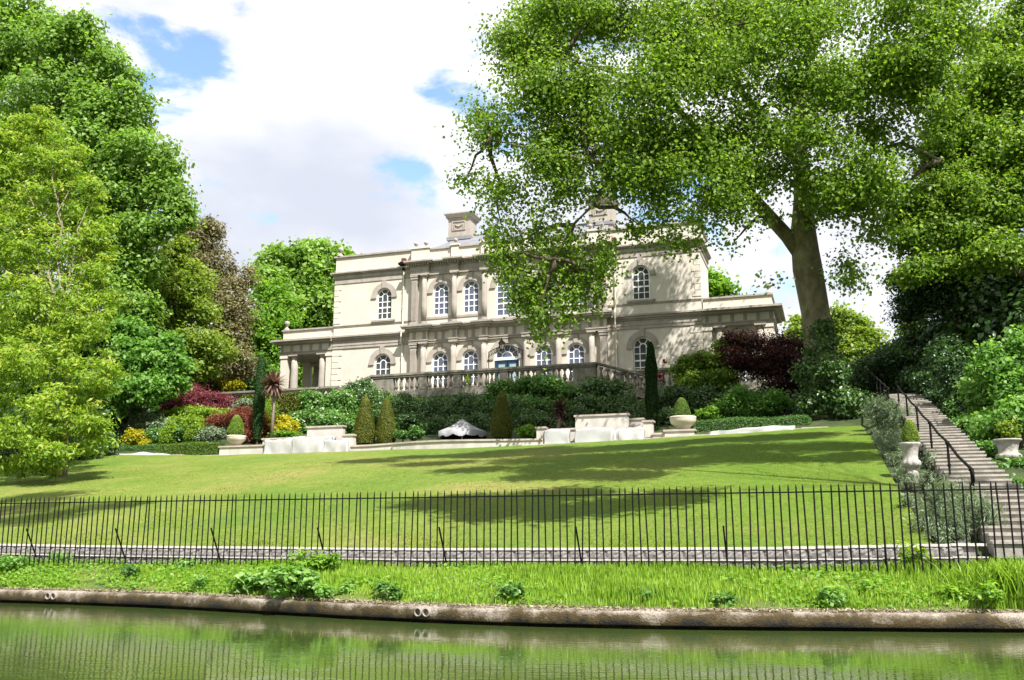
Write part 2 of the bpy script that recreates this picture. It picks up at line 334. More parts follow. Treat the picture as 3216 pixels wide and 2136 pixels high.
class MB:
    def __init__(s): s.v = []; s.f = []
    def add(s, vs, fs):
        k = len(s.v); s.v += [tuple(p) for p in vs]; s.f += [tuple(i+k for i in f) for f in fs]
    def box(s, x0, x1, y0, y1, z0, z1, tz=0., ty=0.):
        s.add([(x0, y0, z0), (x1, y0, z0), (x1, y1, z0), (x0, y1, z0), (x0+tz, y0+ty, z1), (x1-tz, y0+ty, z1), (x1-tz, y1-ty, z1), (x0+tz, y1-ty, z1)],
              [(0, 3, 2, 1), (4, 5, 6, 7), (0, 1, 5, 4), (1, 2, 6, 5), (2, 3, 7, 6), (3, 0, 4, 7)])
    def prism(s, poly, y0, y1, plane='xz'):    # polygon in xz swept along y
        n = len(poly)
        s.add([(a, y0, b) for a, b in poly]+[(a, y1, b) for a, b in poly],
              [tuple(range(n)), tuple(range(2*n-1, n-1, -1))]+[(i, i+n, (i+1) % n+n, (i+1) % n) for i in range(n)])
    def sweep_u(s, prof, x0, x1):              # (y, z) outline swept along x, mitre none
        n = len(prof)
        s.add([(x0, a, b) for a, b in prof]+[(x1, a, b) for a, b in prof],
              [tuple(range(n)), tuple(range(2*n-1, n-1, -1))]+[(i, (i+1) % n, (i+1) % n+n, i+n) for i in range(n)])
    def lathe(s, c, prof, n=14, a0=0., a1=2*math.pi):
        full = abs(a1-a0-2*math.pi) < 1e-6; m = n if full else n+1
        vs = []
        for r, z in prof:
            for i in range(m):
                a = a0+(a1-a0)*i/n; vs.append((c[0]+r*math.cos(a), c[1]+r*math.sin(a), c[2]+z))
        fs = []
        for j in range(len(prof)-1):
            for i in range(n):
                i2 = (i+1) % m; fs.append((j*m+i, j*m+i2, (j+1)*m+i2, (j+1)*m+i))
        if full:
            if prof[0][0] > .001: fs.append(tuple(range(m-1, -1, -1)))
            if prof[-1][0] > .001: fs.append(tuple((len(prof)-1)*m+i for i in range(m)))
        s.add(vs, fs)
    def tube(s, pts, rs, n=8, cap=True):
        pts = [Vector(p) for p in pts]; vs = []; fs = []
        if not hasattr(rs, '__len__'): rs = [rs]*len(pts)
        ref = Vector((.31, .17, .93)); 
        for i, p in enumerate(pts):
            d = (pts[min(i+1, len(pts)-1)]-pts[max(i-1, 0)]).normalized()
            if abs(d.dot(ref)) > .95: ref = Vector((1, .2, .1))
            a = d.cross(ref).normalized(); b = d.cross(a)
            for k in range(n):
                t = 2*math.pi*k/n; vs.append(p+(a*math.cos(t)+b*math.sin(t))*rs[i])
        for j in range(len(pts)-1):
            for k in range(n):
                k2 = (k+1) % n; fs.append((j*n+k, j*n+k2, (j+1)*n+k2, (j+1)*n+k))
        if cap: fs.append(tuple(range(n-1, -1, -1))); fs.append(tuple((len(pts)-1)*n+k for k in range(n)))
        s.add(vs, fs)
    def mesh(s, name, mat, org=(0, 0, 0), smooth=False):
        me = bpy.data.meshes.new(name)
        me.from_pydata([(a-org[0], b-org[1], c-org[2]) for a, b, c in s.v], [], s.f)
        me.materials.append(mat)
        if smooth: me.polygons.foreach_set('use_smooth', [True]*len(me.polygons))
        me.update(); return me
    def part(s, name, mat, parent, smooth=False, label=None):
        o = link_mesh(name, s.mesh(name, mat, root_org(parent), smooth), parent)
        if label: o['label'] = label
        return o
    def top(s, name, mat, org, smooth=False, **k):
        return tag(link_mesh(name, s.mesh(name, mat, org, smooth), None, org), **k)
def grid_mesh(name, P, mat, smooth=True, org=(0, 0, 0)):
    r, c = P.shape[:2]
    idx = np.arange(r*c).reshape(r, c)
    f = np.stack([idx[:-1, :-1], idx[:-1, 1:], idx[1:, 1:], idx[1:, :-1]], -1).reshape(-1, 4)
    return np_mesh(name, P.reshape(-1, 3)-np.array(org), f, mat, None, smooth)
def np_mesh(name, V, Fc, mat, tint=None, smooth=False):
    me = bpy.data.meshes.new(name); n, k = Fc.shape
    me.vertices.add(len(V)); me.vertices.foreach_set('co', np.ascontiguousarray(V, np.float32).ravel())
    me.loops.add(n*k); me.loops.foreach_set('vertex_index', np.ascontiguousarray(Fc, np.int32).ravel())
    me.polygons.add(n); me.polygons.foreach_set('loop_start', np.arange(0, n*k, k, dtype=np.int32))
    if smooth: me.polygons.foreach_set('use_smooth', np.ones(n, bool))
    me.update(calc_edges=True)
    if tint is not None:
        a = me.attributes.new('tint', 'FLOAT', 'FACE'); a.data.foreach_set('value', np.ascontiguousarray(tint, np.float32))
    me.materials.append(mat); me.validate(); return me
def nz(a): return a/np.maximum(np.linalg.norm(a, axis=-1, keepdims=True), 1e-9)

def leaf_arrays(P, Nn, Dr, L, Wd, tint, fold=.25):
    n = len(P); Dr = nz(Dr-Nn*np.sum(Dr*Nn, 1, keepdims=True)); S = np.cross(Dr, Nn)
    L = np.broadcast_to(L, (n,))[:, None]; Wd = np.broadcast_to(Wd, (n,))[:, None]
    a = P-Dr*L*.5; b = P+S*Wd*.5+Nn*Wd*fold*.5-Dr*L*.08; c = P+Dr*L*.5-Nn*L*.12; d = P-S*Wd*.5+Nn*Wd*fold*.5-Dr*L*.08
    V = np.stack([a, b, c, d], 1).reshape(-1, 3); k = np.arange(n)*4
    Fc = np.stack([np.stack([k, k+1, k+2], 1), np.stack([k, k+2, k+3], 1)], 1).reshape(-1, 3)
    return V, Fc, np.repeat(tint, 2)
def crown(blobs, n, size, aspect=.8, clus=.45, per=22, up=.55, out=.5, rnd=.6, droop=0., shell=.55, flat=.6, tb=0., tvar=.2, rng=RNG, sag=0.):
    """leaf faces gathered in sprays through a set of ellipsoids; returns arrays in garden coordinates"""
    blobs = np.array([b[:6] for b in blobs], float)
    w = blobs[:, 3]*blobs[:, 5]; w = w/w.sum()
    m = max(4, n//per); bi = rng.choice(len(blobs), m, p=w)
    d = nz(rng.normal(size=(m, 3))); r = 1-shell*rng.random(m)**1.3
    r *= 1+.10*rng.normal(size=m)
    Cc = blobs[bi, :3]+blobs[bi, 3:6]*d*r[:, None]
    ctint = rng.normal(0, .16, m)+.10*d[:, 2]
    li = np.repeat(np.arange(m), per); k = len(li)
    cr = clus*(.6+.8*rng.random(m))
    off = rng.normal(size=(k, 3))*cr[li][:, None]*np.array([.62, .62, .62*flat])
    P = Cc[li]+off
    if sag: P[:, 2] -= sag*(np.linalg.norm(off[:, :2], axis=1)**1.5)
    outd = nz((P-blobs[bi[li], :3])/blobs[bi[li], 3:6])
    Nn = nz(np.array([0, 0, 1.])*up+outd*out+rng.normal(size=(k, 3))*rnd)
    Dr = nz(rng.normal(size=(k, 3))+outd*.5+np.array([0, 0, -droop]))
    s = size*(.65+.7*rng.random(k))
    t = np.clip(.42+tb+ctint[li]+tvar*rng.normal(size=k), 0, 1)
    return leaf_arrays(P, Nn, Dr, s, s*aspect, t)
def crown_obj(name, arrs, mat, parent=None, org=None):
    if isinstance(arrs, tuple): arrs = [arrs]
    V = []; Fc = []; T = []; k = 0
    for a, b, c in arrs: V.append(a); Fc.append(b+k); T.append(c); k += len(a)
    V = np.concatenate(V); Fc = np.concatenate(Fc); T = np.concatenate(T)
    oo = root_org(parent) if parent is not None else org
    me = np_mesh(name, V-np.array(oo), Fc, mat, T)
    return link_mesh(name, me, parent, org)
def B(x, y, v, rx, ry, rv=None):               # ellipsoid seen at a photo position, standing at depth v
    u, z = at(x, y, v); s = mpp(x, y, v)
    return (u, v, z, rx*s, (rv if rv else .5*(rx+ry)*s), ry*s)
def rough(blobs, k, rng, lo=.3, hi=.5):
    out = [tuple(b[:6]) for b in blobs]
    for b in list(out):
        for _ in range(k):
            d = rng.normal(size=3); d /= np.linalg.norm(d); f = lo+(hi-lo)*rng.random()
            out.append((b[0]+d[0]*b[3]*.95, b[1]+d[1]*b[4]*.95, b[2]+d[2]*b[5]*.95, b[3]*f, b[4]*f, b[5]*f))
    return out
def limb_pts(a, b, rng, n=5, sag=.1):
    a = np.array(a, float); b = np.array(b, float); L = np.linalg.norm(b-a); pts = []
    for i in range(n+1):
        t = i/n; p = a+(b-a)*t; p[2] += L*.12*math.sin(math.pi*t)*(1 if sag > 0 else -1)
        if 0 < i < n: p = p+rng.normal(size=3)*L*.03
        pts.append(tuple(p))
    return pts
def tree(name, label, cat, u, v, blobs, leaves, lm, bark, r0, fork=.45, group=None, z=None, seed=1, limbs=True, lf=1., **kw):
    rng = np.random.default_rng(seed)
    if u is None: u, v = (float(np.average([b[i] for b in blobs])) for i in (0, 1))
    z = gz(u, v)-.15 if z is None else z
    t = thing(name, label, cat, u, v, z, group)
    bl = np.array([b[:6] for b in blobs]); top = bl[:, 2].max(); cx = np.average(bl[:, 0]); cy = np.average(bl[:, 1])
    zf = z+(top-z)*fork; mb = MB()
    mid = (u*.7+cx*.3, v*.7+cy*.3, zf)
    mb.tube([(u, v, z-.3), (u, v, z+.15*(zf-z)), ((u+mid[0])/2, (v+mid[1])/2, (z+zf)/2), mid, (cx, cy, zf+.35*(top-zf))], [r0*1.35, r0, r0*.9, r0*.7, r0*.2], 10)
    if limbs:
        for b in bl:
            mb.tube(limb_pts((mid[0], mid[1], min(zf, b[2])), b[:3], rng), [r0*.42*lf, r0*.36*lf, r0*.28*lf, r0*.2*lf, r0*.13*lf, r0*.05*lf], 6)
    mb.part('trunk', bark, t, True)
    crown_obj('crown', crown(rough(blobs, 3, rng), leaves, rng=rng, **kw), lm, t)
    return t
def shrub(name, label, cat, blobs, leaves, lm, u=None, v=None, group=None, stems=True, seed=1, z=None, extra=None, bark=None, **kw):
    rng = np.random.default_rng(seed); bl = np.array([b[:6] for b in blobs])
    own = z is not None; u = float(np.average(bl[:, 0])) if u is None else u; v = float(np.average(bl[:, 1])) if v is None else v
    z = gz(u, v) if z is None else z
    t = thing(name, label, cat, u, v, z, group)
    if stems:
        mb = MB()
        for b in bl:
            for q in range(2):
                e = b[:3]+rng.normal(size=3)*b[3:6]*.3
                gb = min(max(gz(b[0], b[1]), b[2]-1.6*b[5]-.3), b[2]-.2*b[5]) if not own else z
                mb.tube(limb_pts((b[0]+rng.normal()*.1, b[1]+rng.normal()*.1, gb-.1) if not own else (u+rng.normal()*.05, v+rng.normal()*.05, z-.1), e, rng, 4), [.05, .04, .03, .02, .012], 5)
        mb.part('stem', bark or M['bark'], t, True)
    kw.setdefault('clus', .18); kw.setdefault('per', 14)
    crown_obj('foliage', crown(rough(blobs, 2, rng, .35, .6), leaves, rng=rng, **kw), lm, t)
    if extra:
        ex, em, en = extra; crown_obj(en, ex, em, t)
    return t

# ================================================================== THE SETTING
# hillside
us = np.concatenate([np.linspace(-420, -40, 20), np.linspace(-36, 60, 97), np.linspace(64, 420, 20)])
vs = np.concatenate([np.linspace(-43.9, -42.6, 3), [-42.55, -42.3, -42], np.linspace(-41, -17.2, 26), np.linspace(-17, -16, 4), np.linspace(-15, 4, 20), np.linspace(8, 60, 14), np.linspace(90, 900, 12)])
UU, VV = np.meshgrid(us, vs); ZZ = ground_z(UU, VV)-.14
ZZ += np.where((VV > -16) & (UU < 36), .12*np.sin(UU*.9)*np.cos(VV*.8), 0)
P = np.stack([OX+UU*UX+VV*VX, OY+UU*UY+VV*VY, ZZ], -1)
tag(link_mesh('hillside', grid_mesh('hillside', P, M['under'])), 'planted hillside rising from the canal to the house', kind='structure')
# lawn
LEFT_EDGE = ([-42.35, -30, -22, -16.95], [-4, -9, -10, -8.5])
us = np.linspace(0, 1, 100); vs = np.linspace(-42.35, -16.95, 60)
P = np.zeros((60, 100, 3))
for j, v in enumerate(vs):
    u0 = interp(v, *LEFT_EDGE); u1 = interp(v, [-42.35, -34, -25, -16.95], [36.55, 36.35, 36.3, 36.4])
    uu = u0+(u1-u0)*us; zz = lawn_z(uu, np.full_like(uu, v))
    P[j] = np.stack([OX+uu*UX+v*VX, OY+uu*UY+v*VY, zz+.02*np.sin(uu*1.3+v)*np.sin(v*.7)], -1)
tag(link_mesh('lawn', grid_mesh('lawn', P, M['lawn'])), 'sloping mown lawn dappled with tree shade', kind='structure')
# canal edge
EDGE = np.array([(-140, 62), (-60, 37), (-30, 27.5), (-18, 24.1), (-11.3, 21.85), (-7.45, 20.3), (-3.8, 18.0), (-1.3, 16.5), (1.48, 15.55), (3.8, 15.28), (6.05, 15.08), (7.7, 14.95), (14, 14.6), (40, 12.5), (140, 2)])
def smooth_curve(pts, n):
    d = np.concatenate([[0], np.cumsum(np.linalg.norm(np.diff(pts, axis=0), axis=1))]); t = np.linspace(0, d[-1], n)
    x = np.interp(t, d, pts[:, 0]); y = np.interp(t, d, pts[:, 1]); return np.stack([x, y], 1)
ed = smooth_curve(EDGE, 900)
ker = np.ones(9)/9
for _ in range(2):
    ed[8:-8] = np.stack([np.convolve(np.pad(ed[:, k], 4, 'edge'), ker, 'valid') for k in (0, 1)], 1)[8:-8]
tg = nz(np.gradient(ed, axis=0)); nr = np.stack([-tg[:, 1], tg[:, 0]], 1)   # towards the far side
prof = [(.26, -.6), (.2, -.02), (.19, .045), (.012, .055), (0, .07), (-.004, .14), (0, .21), (.008, .245), (.035, .268), (.2, .285), (.55, .30), (.62, .2)]
wob = .006*np.sin(np.arange(900)*1.7)+.008*np.sin(np.arange(900)*.61)+np.random.default_rng(4).normal(0, .004, 900)
P = np.zeros((len(prof), 900, 3))
for j, (a, z) in enumerate(prof):
    P[j, :, :2] = ed+nr*(a+wob*(j > 2))[:, None]; P[j, :, 2] = z+wob*.5*(j > 4)
tag(link_mesh('canal_wall', grid_mesh('canal_wall', P[:, ::1], M['canal_wall'])), 'mossy concrete canal wall along the far bank', kind='structure')
def edge_y(x): return float(np.interp(x, ed[:, 0], ed[:, 1]))
# verge between canal wall and fence (worked out in world coordinates)
def fence_xy(i): return None
def verge_point(x, s):                          # s 0 at the canal wall, 1 just behind the fence
    y0 = edge_y(x)+.3
    # fence line v=-43.6 at this x
    u = (x-OX+43.1*VX)/UX; y1 = OY+u*UY-43.1*VY
    y1 = max(y1, y0+.5)
    y = y0+(y1-y0)*s; z = .285+(.80-.285)*(1-(1-s)**1.35)
    return x, y, z
xs = np.concatenate([np.linspace(-120, -22, 20), np.linspace(-20, 18, 150), np.linspace(20, 120, 20)]); ss = np.linspace(0, 1, 24)
P = np.array([[verge_point(x, s) for x in xs] for s in ss]); P[..., 2] += .02*np.sin(P[..., 0]*2.3+P[..., 1]*1.9)
tag(link_mesh('verge', grid_mesh('verge', P, M['verge'])), 'rough grassy canal verge below the railings', kind='structure')
# water
me = bpy.data.meshes.new('canal_water'); me.from_pydata([(-400, -60, 0), (400, -60, 0), (400, 80, 0), (-400, 80, 0)], [], [(0, 1, 2, 3)]); me.materials.append(M['water'])
tag(link_mesh('canal_water', me), 'calm green canal water', kind='structure')
me = bpy.data.meshes.new('towpath'); me.from_pydata([(-400, -400, .28), (400, -400, .28), (400, 1.0, .28), (-400, 1.0, .28), (-400, 1.0, -.5), (400, 1.0, -.5)], [], [(0, 1, 2, 3), (3, 2, 5, 4)]); me.materials.append(M['verge'])
tag(link_mesh('towpath', me), 'towpath on the near side of the canal', kind='structure')

# ================================================================== THE HOUSE
ZB = 10.95; CU = 13.73
house = thing('villa', 'cream stucco classical villa with arched windows behind the stone terrace', 'house', CU, 0, ZB)
def arch_pts(c, w, zs, n=14): return [(c+w*math.cos(math.pi*i/n), zs+w*math.sin(math.pi*i/n)) for i in range(n+1)]   # right to left
def arched_wall(mb, u0, u1, z0, z1, ops, vf, depth=.28):
    """front face of a wall with arched openings, plus reveals; ops = (c, w, zsill, zspring)"""
    ops = sorted(ops); cur = u0
    def q(a, b, c, d): mb.add([a, b, c, d], [(0, 1, 2, 3)])
    for c, w, zs, zp in ops:
        q((cur, vf, z0), (c-w, vf, z0), (c-w, vf, z1), (cur, vf, z1))
        if zs > z0: q((c-w, vf, z0), (c+w, vf, z0), (c+w, vf, zs), (c-w, vf, zs))
        ap = arch_pts(c, w, zp)
        for (a, b), (a2, b2) in zip(ap[:-1], ap[1:]):
            q((a2, vf, b2), (a, vf, b), (a, vf, z1), (a2, vf, z1))
            q((a, vf, b), (a2, vf, b2), (a2, vf+depth, b2), (a, vf+depth, b))
        q((c-w, vf, zs), (c-w, vf, zp), (c-w, vf+depth, zp), (c-w, vf+depth, zs))
        q((c+w, vf, zp), (c+w, vf, zs), (c+w, vf+depth, zs), (c+w, vf+depth, zp))
        q((c+w, vf, zs), (c-w, vf, zs), (c-w, vf+depth, zs), (c+w, vf+depth, zs))
        cur = c+w
    q((cur, vf, z0), (u1, vf, z0), (u1, vf, z1), (cur, vf, z1))
WB = -.12                                         # bay wall plane
up_w = [(CU+o, .60, 17.17, 18.97) for o in (-5.02, -2.7, 2.7, 5.02)]+[(CU, .79, 16.75, 18.95)]
lo_w = [(CU+o, .60, 12.0, 13.86) for o in (-5.02, -2.7, 2.7, 5.02)]
door_op = (CU, .92, ZB, 13.78)
wing_up = [(4.12, .60, 17.19, 18.97), (23.31, .60, 17.19, 18.97)]
wing_lo = [(4.12, .65, 12.0, 13.95), (23.31, .65, 12.0, 13.95)]
BL, BR = CU-7.25, CU+7.25
mb = MB()
arched_wall(mb, 0, BL, ZB-.6, 16.0, wing_lo[:1], 0); arched_wall(mb, 0, BL, 16.0, 22.25, wing_up[:1], 0)
arched_wall(mb, BR, 27.3, ZB-.6, 16.0, wing_lo[1:], 0); arched_wall(mb, BR, 27.3, 16.0, 22.25, wing_up[1:], 0)
for u, s in ((0, 1), (27.3, -1)):
    mb.add([(u, 0, ZB-.6), (u, 4.6, ZB-.6), (u, 4.6, 22.25), (u, 0, 22.25)], [(0, 1, 2, 3) if s > 0 else (3, 2, 1, 0)])
mb.add([(0, 4.6, ZB-.6), (27.3, 4.6, ZB-.6), (27.3, 4.6, 22.25), (0, 4.6, 22.25)], [(3, 2, 1, 0)])
mb.add([(0, 0, 22.25), (27.3, 0, 22.25), (27.3, 4.6, 22.25), (0, 4.6, 22.25)], [(0, 1, 2, 3)])
arched_wall(mb, BL, BR, ZB-.6, 15.6, lo_w+[door_op], WB); arched_wall(mb, BL, BR, 15.6, 20.9, up_w, WB)
for u in (BL, BR): mb.add([(u, WB, ZB-.6), (u, .3, ZB-.6), (u, .3, 20.9), (u, WB, 20.9)], [(0, 1, 2, 3)])
mb.box(3, 24.3, 4.6, 14, ZB-.6, 22.0)
mb.part('wall', M['stucco'], house)
# windows
def sector(r0, r1, a0, a1, n=5): 
    A = [a0+(a1-a0)*i/n for i in range(n+1)]
    return [(r1*math.cos(a), r1*math.sin(a)) for a in A]+[(r0*math.cos(a), r0*math.sin(a)) for a in reversed(A)]
WCACHE = {}
def window_meshes(w, h, rows, key, pm):
    if (key) in WCACHE: return WCACHE[key]
    mb = MB(); f = .075; b = .028
    def ring(r0, r1, zc, y0, y1, n=16):
        for i in range(n):
            a, c = math.pi*i/n, math.pi*(i+1)/n
            mb.prism([(r0*math.cos(a), zc+r0*math.sin(a)), (r1*math.cos(a), zc+r1*math.sin(a)), (r1*math.cos(c), zc+r1*math.sin(c)), (r0*math.cos(c), zc+r0*math.sin(c))], y0, y1)
    ring(w-f, w+.005, h, -.02, .05)
    mb.box(-w, -w+f, -.02, .05, 0, h); mb.box(w-f, w, -.02, .05, 0, h); mb.box(-w+f, w-f, -.025, .06, 0, .09)
    i = w/3
    for s in (-i, i): mb.box(s-b, s+b, -.012, .035, .09, h)
    for r in range(1, rows):
        z = .09+(h-.09)*r/rows; t = .05 if r == rows//2 else b
        mb.box(-w+f, w-f, -.008, .03, z-t, z+t)
    for s in (-1, 1): mb.box(min(s*(w-f), s*(i+b)), max(s*(w-f), s*(i+b)), -.008, .03, h-b, h+b)
    ring(i-b, i+b+.015, h, -.012, .035, 10)
    for a in (rad(58), rad(122)):
        ca, sa = math.cos(a), math.sin(a); n = (-sa*b, ca*b)
        mb.prism([(i*ca+n[0], h+i*sa+n[1]), (i*ca-n[0], h+i*sa-n[1]), ((w-f)*ca-n[0], h+(w-f)*sa-n[1]), ((w-f)*ca+n[0], h+(w-f)*sa+n[1])], -.009, .031)
    frame = mb.mesh('window_frame', M['white'])
    panes = []
    xs = [-w+f, -i, i, w-f]
    def flat(poly):
        m = MB(); m.prism(poly, -.004, .004); cx = sum(p[0] for p in poly)/len(poly); cz = sum(p[1] for p in poly)/len(poly)
        return m.mesh('pane', pm, (cx, 0, cz)), (cx, .02, cz)
    for r in range(rows):
        za = .09+(h-.09)*r/rows; zb = .09+(h-.09)*(r+1)/rows
        for c in range(3): panes.append(flat([(xs[c], za), (xs[c+1], za), (xs[c+1], zb), (xs[c], zb)]))
    panes.append(flat([(x, h+z) for x, z in sector(0.001, i, 0, math.pi, 8)]))
    for a0, a1 in ((0, 58), (58, 122), (122, 180)): panes.append(flat([(x, h+z) for x, z in sector(i, w-f+.01, rad(a0), rad(a1), 6)]))
    WCACHE[key] = (frame, panes); return WCACHE[key]
SUR = {}
def surround(w, h, key, keystone=.45, outer=.42):
    if key in SUR: return SUR[key]
    mb = MB(); r0, r1 = w+.03, w+outer
    n = 18
    for i in range(n):
        a, c = math.pi*i/n, math.pi*(i+1)/n
        mb.prism([(r0*math.cos(a), h+r0*math.sin(a)), (r1*math.cos(a), h+r1*math.sin(a)), (r1*math.cos(c), h+r1*math.sin(c)), (r0*math.cos(c), h+r0*math.sin(c))], -.06, .0)
    mb.prism([(-.12, h+r0-.02), (.12, h+r0-.02), (.19, h+r1+keystone-.3), (-.19, h+r1+keystone-.3)], -.12, -.062)
    for s in (-1, 1): mb.box(min(s*r0, s*r1)-.03*(s < 0), max(s*r0, s*r1)+.03*(s > 0), -.09, 0, h-.14, h-.004)
    SUR[key] = mb.mesh('window_surround', M['stone']); return SUR[key]
def add_window(c, w, zs, zp, v, rows, key, pm, label=None, sill=True):
    fr, panes = window_meshes(w, zp-zs, rows, key, pm)
    o = inst('window', fr, house, c, v+.16, zs)
    if label: o['label'] = label
    for me, loc in panes:
        p = link_mesh('pane', me, o, None, loc); p.rotation_euler = (random.uniform(-.012, .012), 0, random.uniform(-.02, .02))
    s = link_mesh('window_surround', surround(w, zp-zs, key[:2]+('s',)+tuple(key[2:])), o, None, (0, -.16, 0))
    if sill:
        m = SUR.get(('sill', w))
        if m is None:
            q = MB(); q.box(-w-.35, w+.35, -.14, .02, -.17, -.03); q.box(-w-.3, w+.3, -.1, .02, -.26, -.172); m = SUR[('sill', w)] = q.mesh('window_sill', M['stone'])
        link_mesh('window_sill', m, o, None, (0, -.16, 0))
for c, w, a, b in up_w:
    big = w > .7
    add_window(c, w, a, b, WB, 5 if big else 4, ('up', big, 'net'), M['pane_net'], 'taller central upper window' if big else None, sill=False)
for c, w, a, b in lo_w: add_window(c, w, a, b, WB, 4, ('lo', False, 'net'), M['pane_net'])
for c, w, a, b in wing_up: add_window(c, w, a, b, 0, 4, ('wu', False, 'dark'), M['pane_dark'], 'upper wing window with dark panes')
for c, w, a, b in wing_lo: add_window(c, w, a, b, 0, 4, ('wl', False, 'dark'), M['pane_dark'], 'lower wing window with dark panes')
# cream jamb strips and apron bands
mb = MB()
for c, w, a, b in up_w:
    mb.box(c-w-.42, c+w+.42, WB-.05, WB, a-.28, a-.12)
mb.part('apron_band', M['stone'], house)
# door with fanlight
door = MB(); dv = WB+.2
for s in (-1, 1):
    x0, x1 = (CU-.78, CU-.03) if s < 0 else (CU+.03, CU+.78)
    door.box(x0, x0+.13, dv, dv+.06, ZB, 13.5); door.box(x1-.13, x1, dv, dv+.06, ZB, 13.5); door.box(x0+.13, x1-.13, dv, dv+.06, 13.34, 13.5)
    door.box(x0+.13, x1-.13, dv, dv+.06, ZB, 11.9)
door.box(CU-.92, CU-.78, dv-.03, dv+.08, ZB, 13.6); door.box(CU+.78, CU+.92, dv-.03, dv+.08, ZB, 13.6); door.box(CU-.78, CU+.78, dv-.03, dv+.08, 13.5, 13.6)
dob = door.part('door', M['blue'], house, label='blue double door with glazed panels')
for s in (-1, 1):
    q = MB(); x0, x1 = (CU-.65, CU-.16) if s < 0 else (CU+.16, CU+.65); q.box(x0, x1, dv+.02, dv+.03, 11.9, 13.34)
    q.part('pane', M['pane_door'], dob)
q = MB(); q.box(CU-.92, CU+.92, dv-.06, dv+.08, 13.6, 13.8)
n = 16
for r0, r1 in ((.80, .92), (.36, .42)):
    for i in range(n):
        a, c = math.pi*i/n, math.pi*(i+1)/n
        q.prism([(CU+r0*math.cos(a), 13.8+r0*math.sin(a)), (CU+r1*math.cos(a), 13.8+r1*math.sin(a)), (CU+r1*math.cos(c), 13.8+r1*math.sin(c)), (CU+r0*math.cos(c), 13.8+r0*math.sin(c))], dv-.02, dv+.04)
for a in (36, 72, 108, 144):
    a = rad(a); ca, sa = math.cos(a), math.sin(a)
    q.prism([(CU+.42*ca-sa*.02, 13.8+.42*sa+ca*.02), (CU+.42*ca+sa*.02, 13.8+.42*sa-ca*.02), (CU+.8*ca+sa*.02, 13.8+.8*sa-ca*.02), (CU+.8*ca-sa*.02, 13.8+.8*sa+ca*.02)], dv-.015, dv+.035)
fan = q.part('fanlight', M['white'], house)
q = MB(); q.prism([(CU+x, 13.8+z) for x, z in sector(.001, .82, 0, math.pi, 14)], dv+.005, dv+.012); q.part('pane', M['pane_net'], fan)
o = link_mesh('door_surround', surround(.92, 13.78-ZB, ('door', 's'), .5, .40), house); o.location = (0, WB, 0)
q = MB(); q.box(CU-.2, CU+.2, WB-.3, WB-.13, 14.72, 15.05); q.box(CU-.24, CU+.24, WB-.34, WB-.128, 15.05, 15.12); q.part('keystone', M['stone'], house)
# entablatures ----------------------------------------------------
def course(mb, spans, segs, wall_v):              # segs: (z0, z1, projection)
    for u0, u1, ex in spans:
        for z0, z1, p in segs: mb.box(u0-p*.0-ex*0, u1, wall_v-p, wall_v, z0, z1)
# wings
def wing_band(u0, u1, el, er):
    def bands(name, rows, side=True):
        mb = MB()
        for z0, z1, p in rows:
            mb.box(u0-p*el, u1+p*er, -p, .002, z0, z1)
            if el and side: mb.box(u0-p, u0, .001, 4.6, z0, z1)
            if er and side: mb.box(u1, u1+p, .001, 4.6, z0, z1)
        mb.part(name, M['stone'], house)
    bands('wing_cornice', ((20.18, 20.3, .05), (20.3, 20.52, .03), (20.52, 20.58, .06), (20.58, 20.86, .09), (20.86, 20.95, .22), (20.95, 21.05, .3)))
    bands('string_course', ((16.82, 16.9, .04), (16.9, 16.96, .07)), False)
    bands('wing_entablature', ((15.18, 15.24, .07), (15.24, 15.4, .03), (15.4, 15.46, .06), (15.46, 15.76, .035), (15.76, 15.88, .1), (15.88, 16.02, .2), (16.02, 16.14, .28)), bool(er))
    mb = MB(); mb.box(u0-.12*el, u1+.12*er, -.12, .3, 22.25, 22.37)
    if er: mb.box(u1-.3, u1+.12, .299, 4.7, 22.25, 22.37)
    if el: mb.box(u0-.12, u0+.3, .299, 4.7, 22.25, 22.37)
    mb.part('wing_coping', M['stone'], house)
wing_band(0, BL-.02, 1, 0); wing_band(BR+.02, 27.3, 0, 1)
# bay: wall entablature plus forward breaks over the columns
COLS = [-7.0, -6.2, -3.87, -1.57, 1.57, 3.87, 6.2, 7.0]
spans = [(CU-7.28, CU-5.85), (CU-4.2, CU-3.54), (CU-1.9, CU-1.24), (CU+1.24, CU+1.9), (CU+3.54, CU+4.2), (CU+5.85, CU+7.28)]
def bay_ent(segs, d0, d1):
    mb = MB()
    for z0, z1, p in segs:
        mb.box(BL-max(0, p-.1), BR+max(0, p-.1), WB-d0-p, WB+.0, z0, z1)
        for a, b in spans: mb.box(a-p, b+p, WB-d1-p, WB-d0-p-.001, z0+.0005, z1-.0005)
    return mb
bay_ent(((20.2, 20.34, 0), (20.34, 20.48, .02), (20.48, 20.53, .05), (20.53, 20.8, .01), (20.8, 20.86, .06), (21.02, 21.1, .34), (21.1, 21.22, .42)), .14, .42).part('upper_entablature', M['stone'], house)
mb = MB(); x = BL
while x < BR:
    mb.box(x, x+.09, WB-.36, WB, 20.87, 21.015); x += .19
for a, b in spans:
    x = a-.1
    while x < b+.05: mb.box(x, x+.09, WB-.66, WB-.37, 20.872, 21.013); x += .19
mb.part('dentil_course', M['stone'], house)['kind'] = 'stuff'
mb = MB(); mb.box(BL-.05, BR+.05, WB-.2, WB, 20.865, 21.018); mb.part('cornice_bed', M['stone'], house)
bay_ent(((15.12, 15.27, 0), (15.27, 15.33, .05), (15.93, 16.0, .06), (16.0, 16.14, .24), (16.14, 16.26, .44), (16.26, 16.33, .5)), .14, .42).part('lower_entablature', M['stone'], house)
bay_ent(((16.331, 16.37, .48),), .14, .42).part('lead_flashing', M['lead'], house)
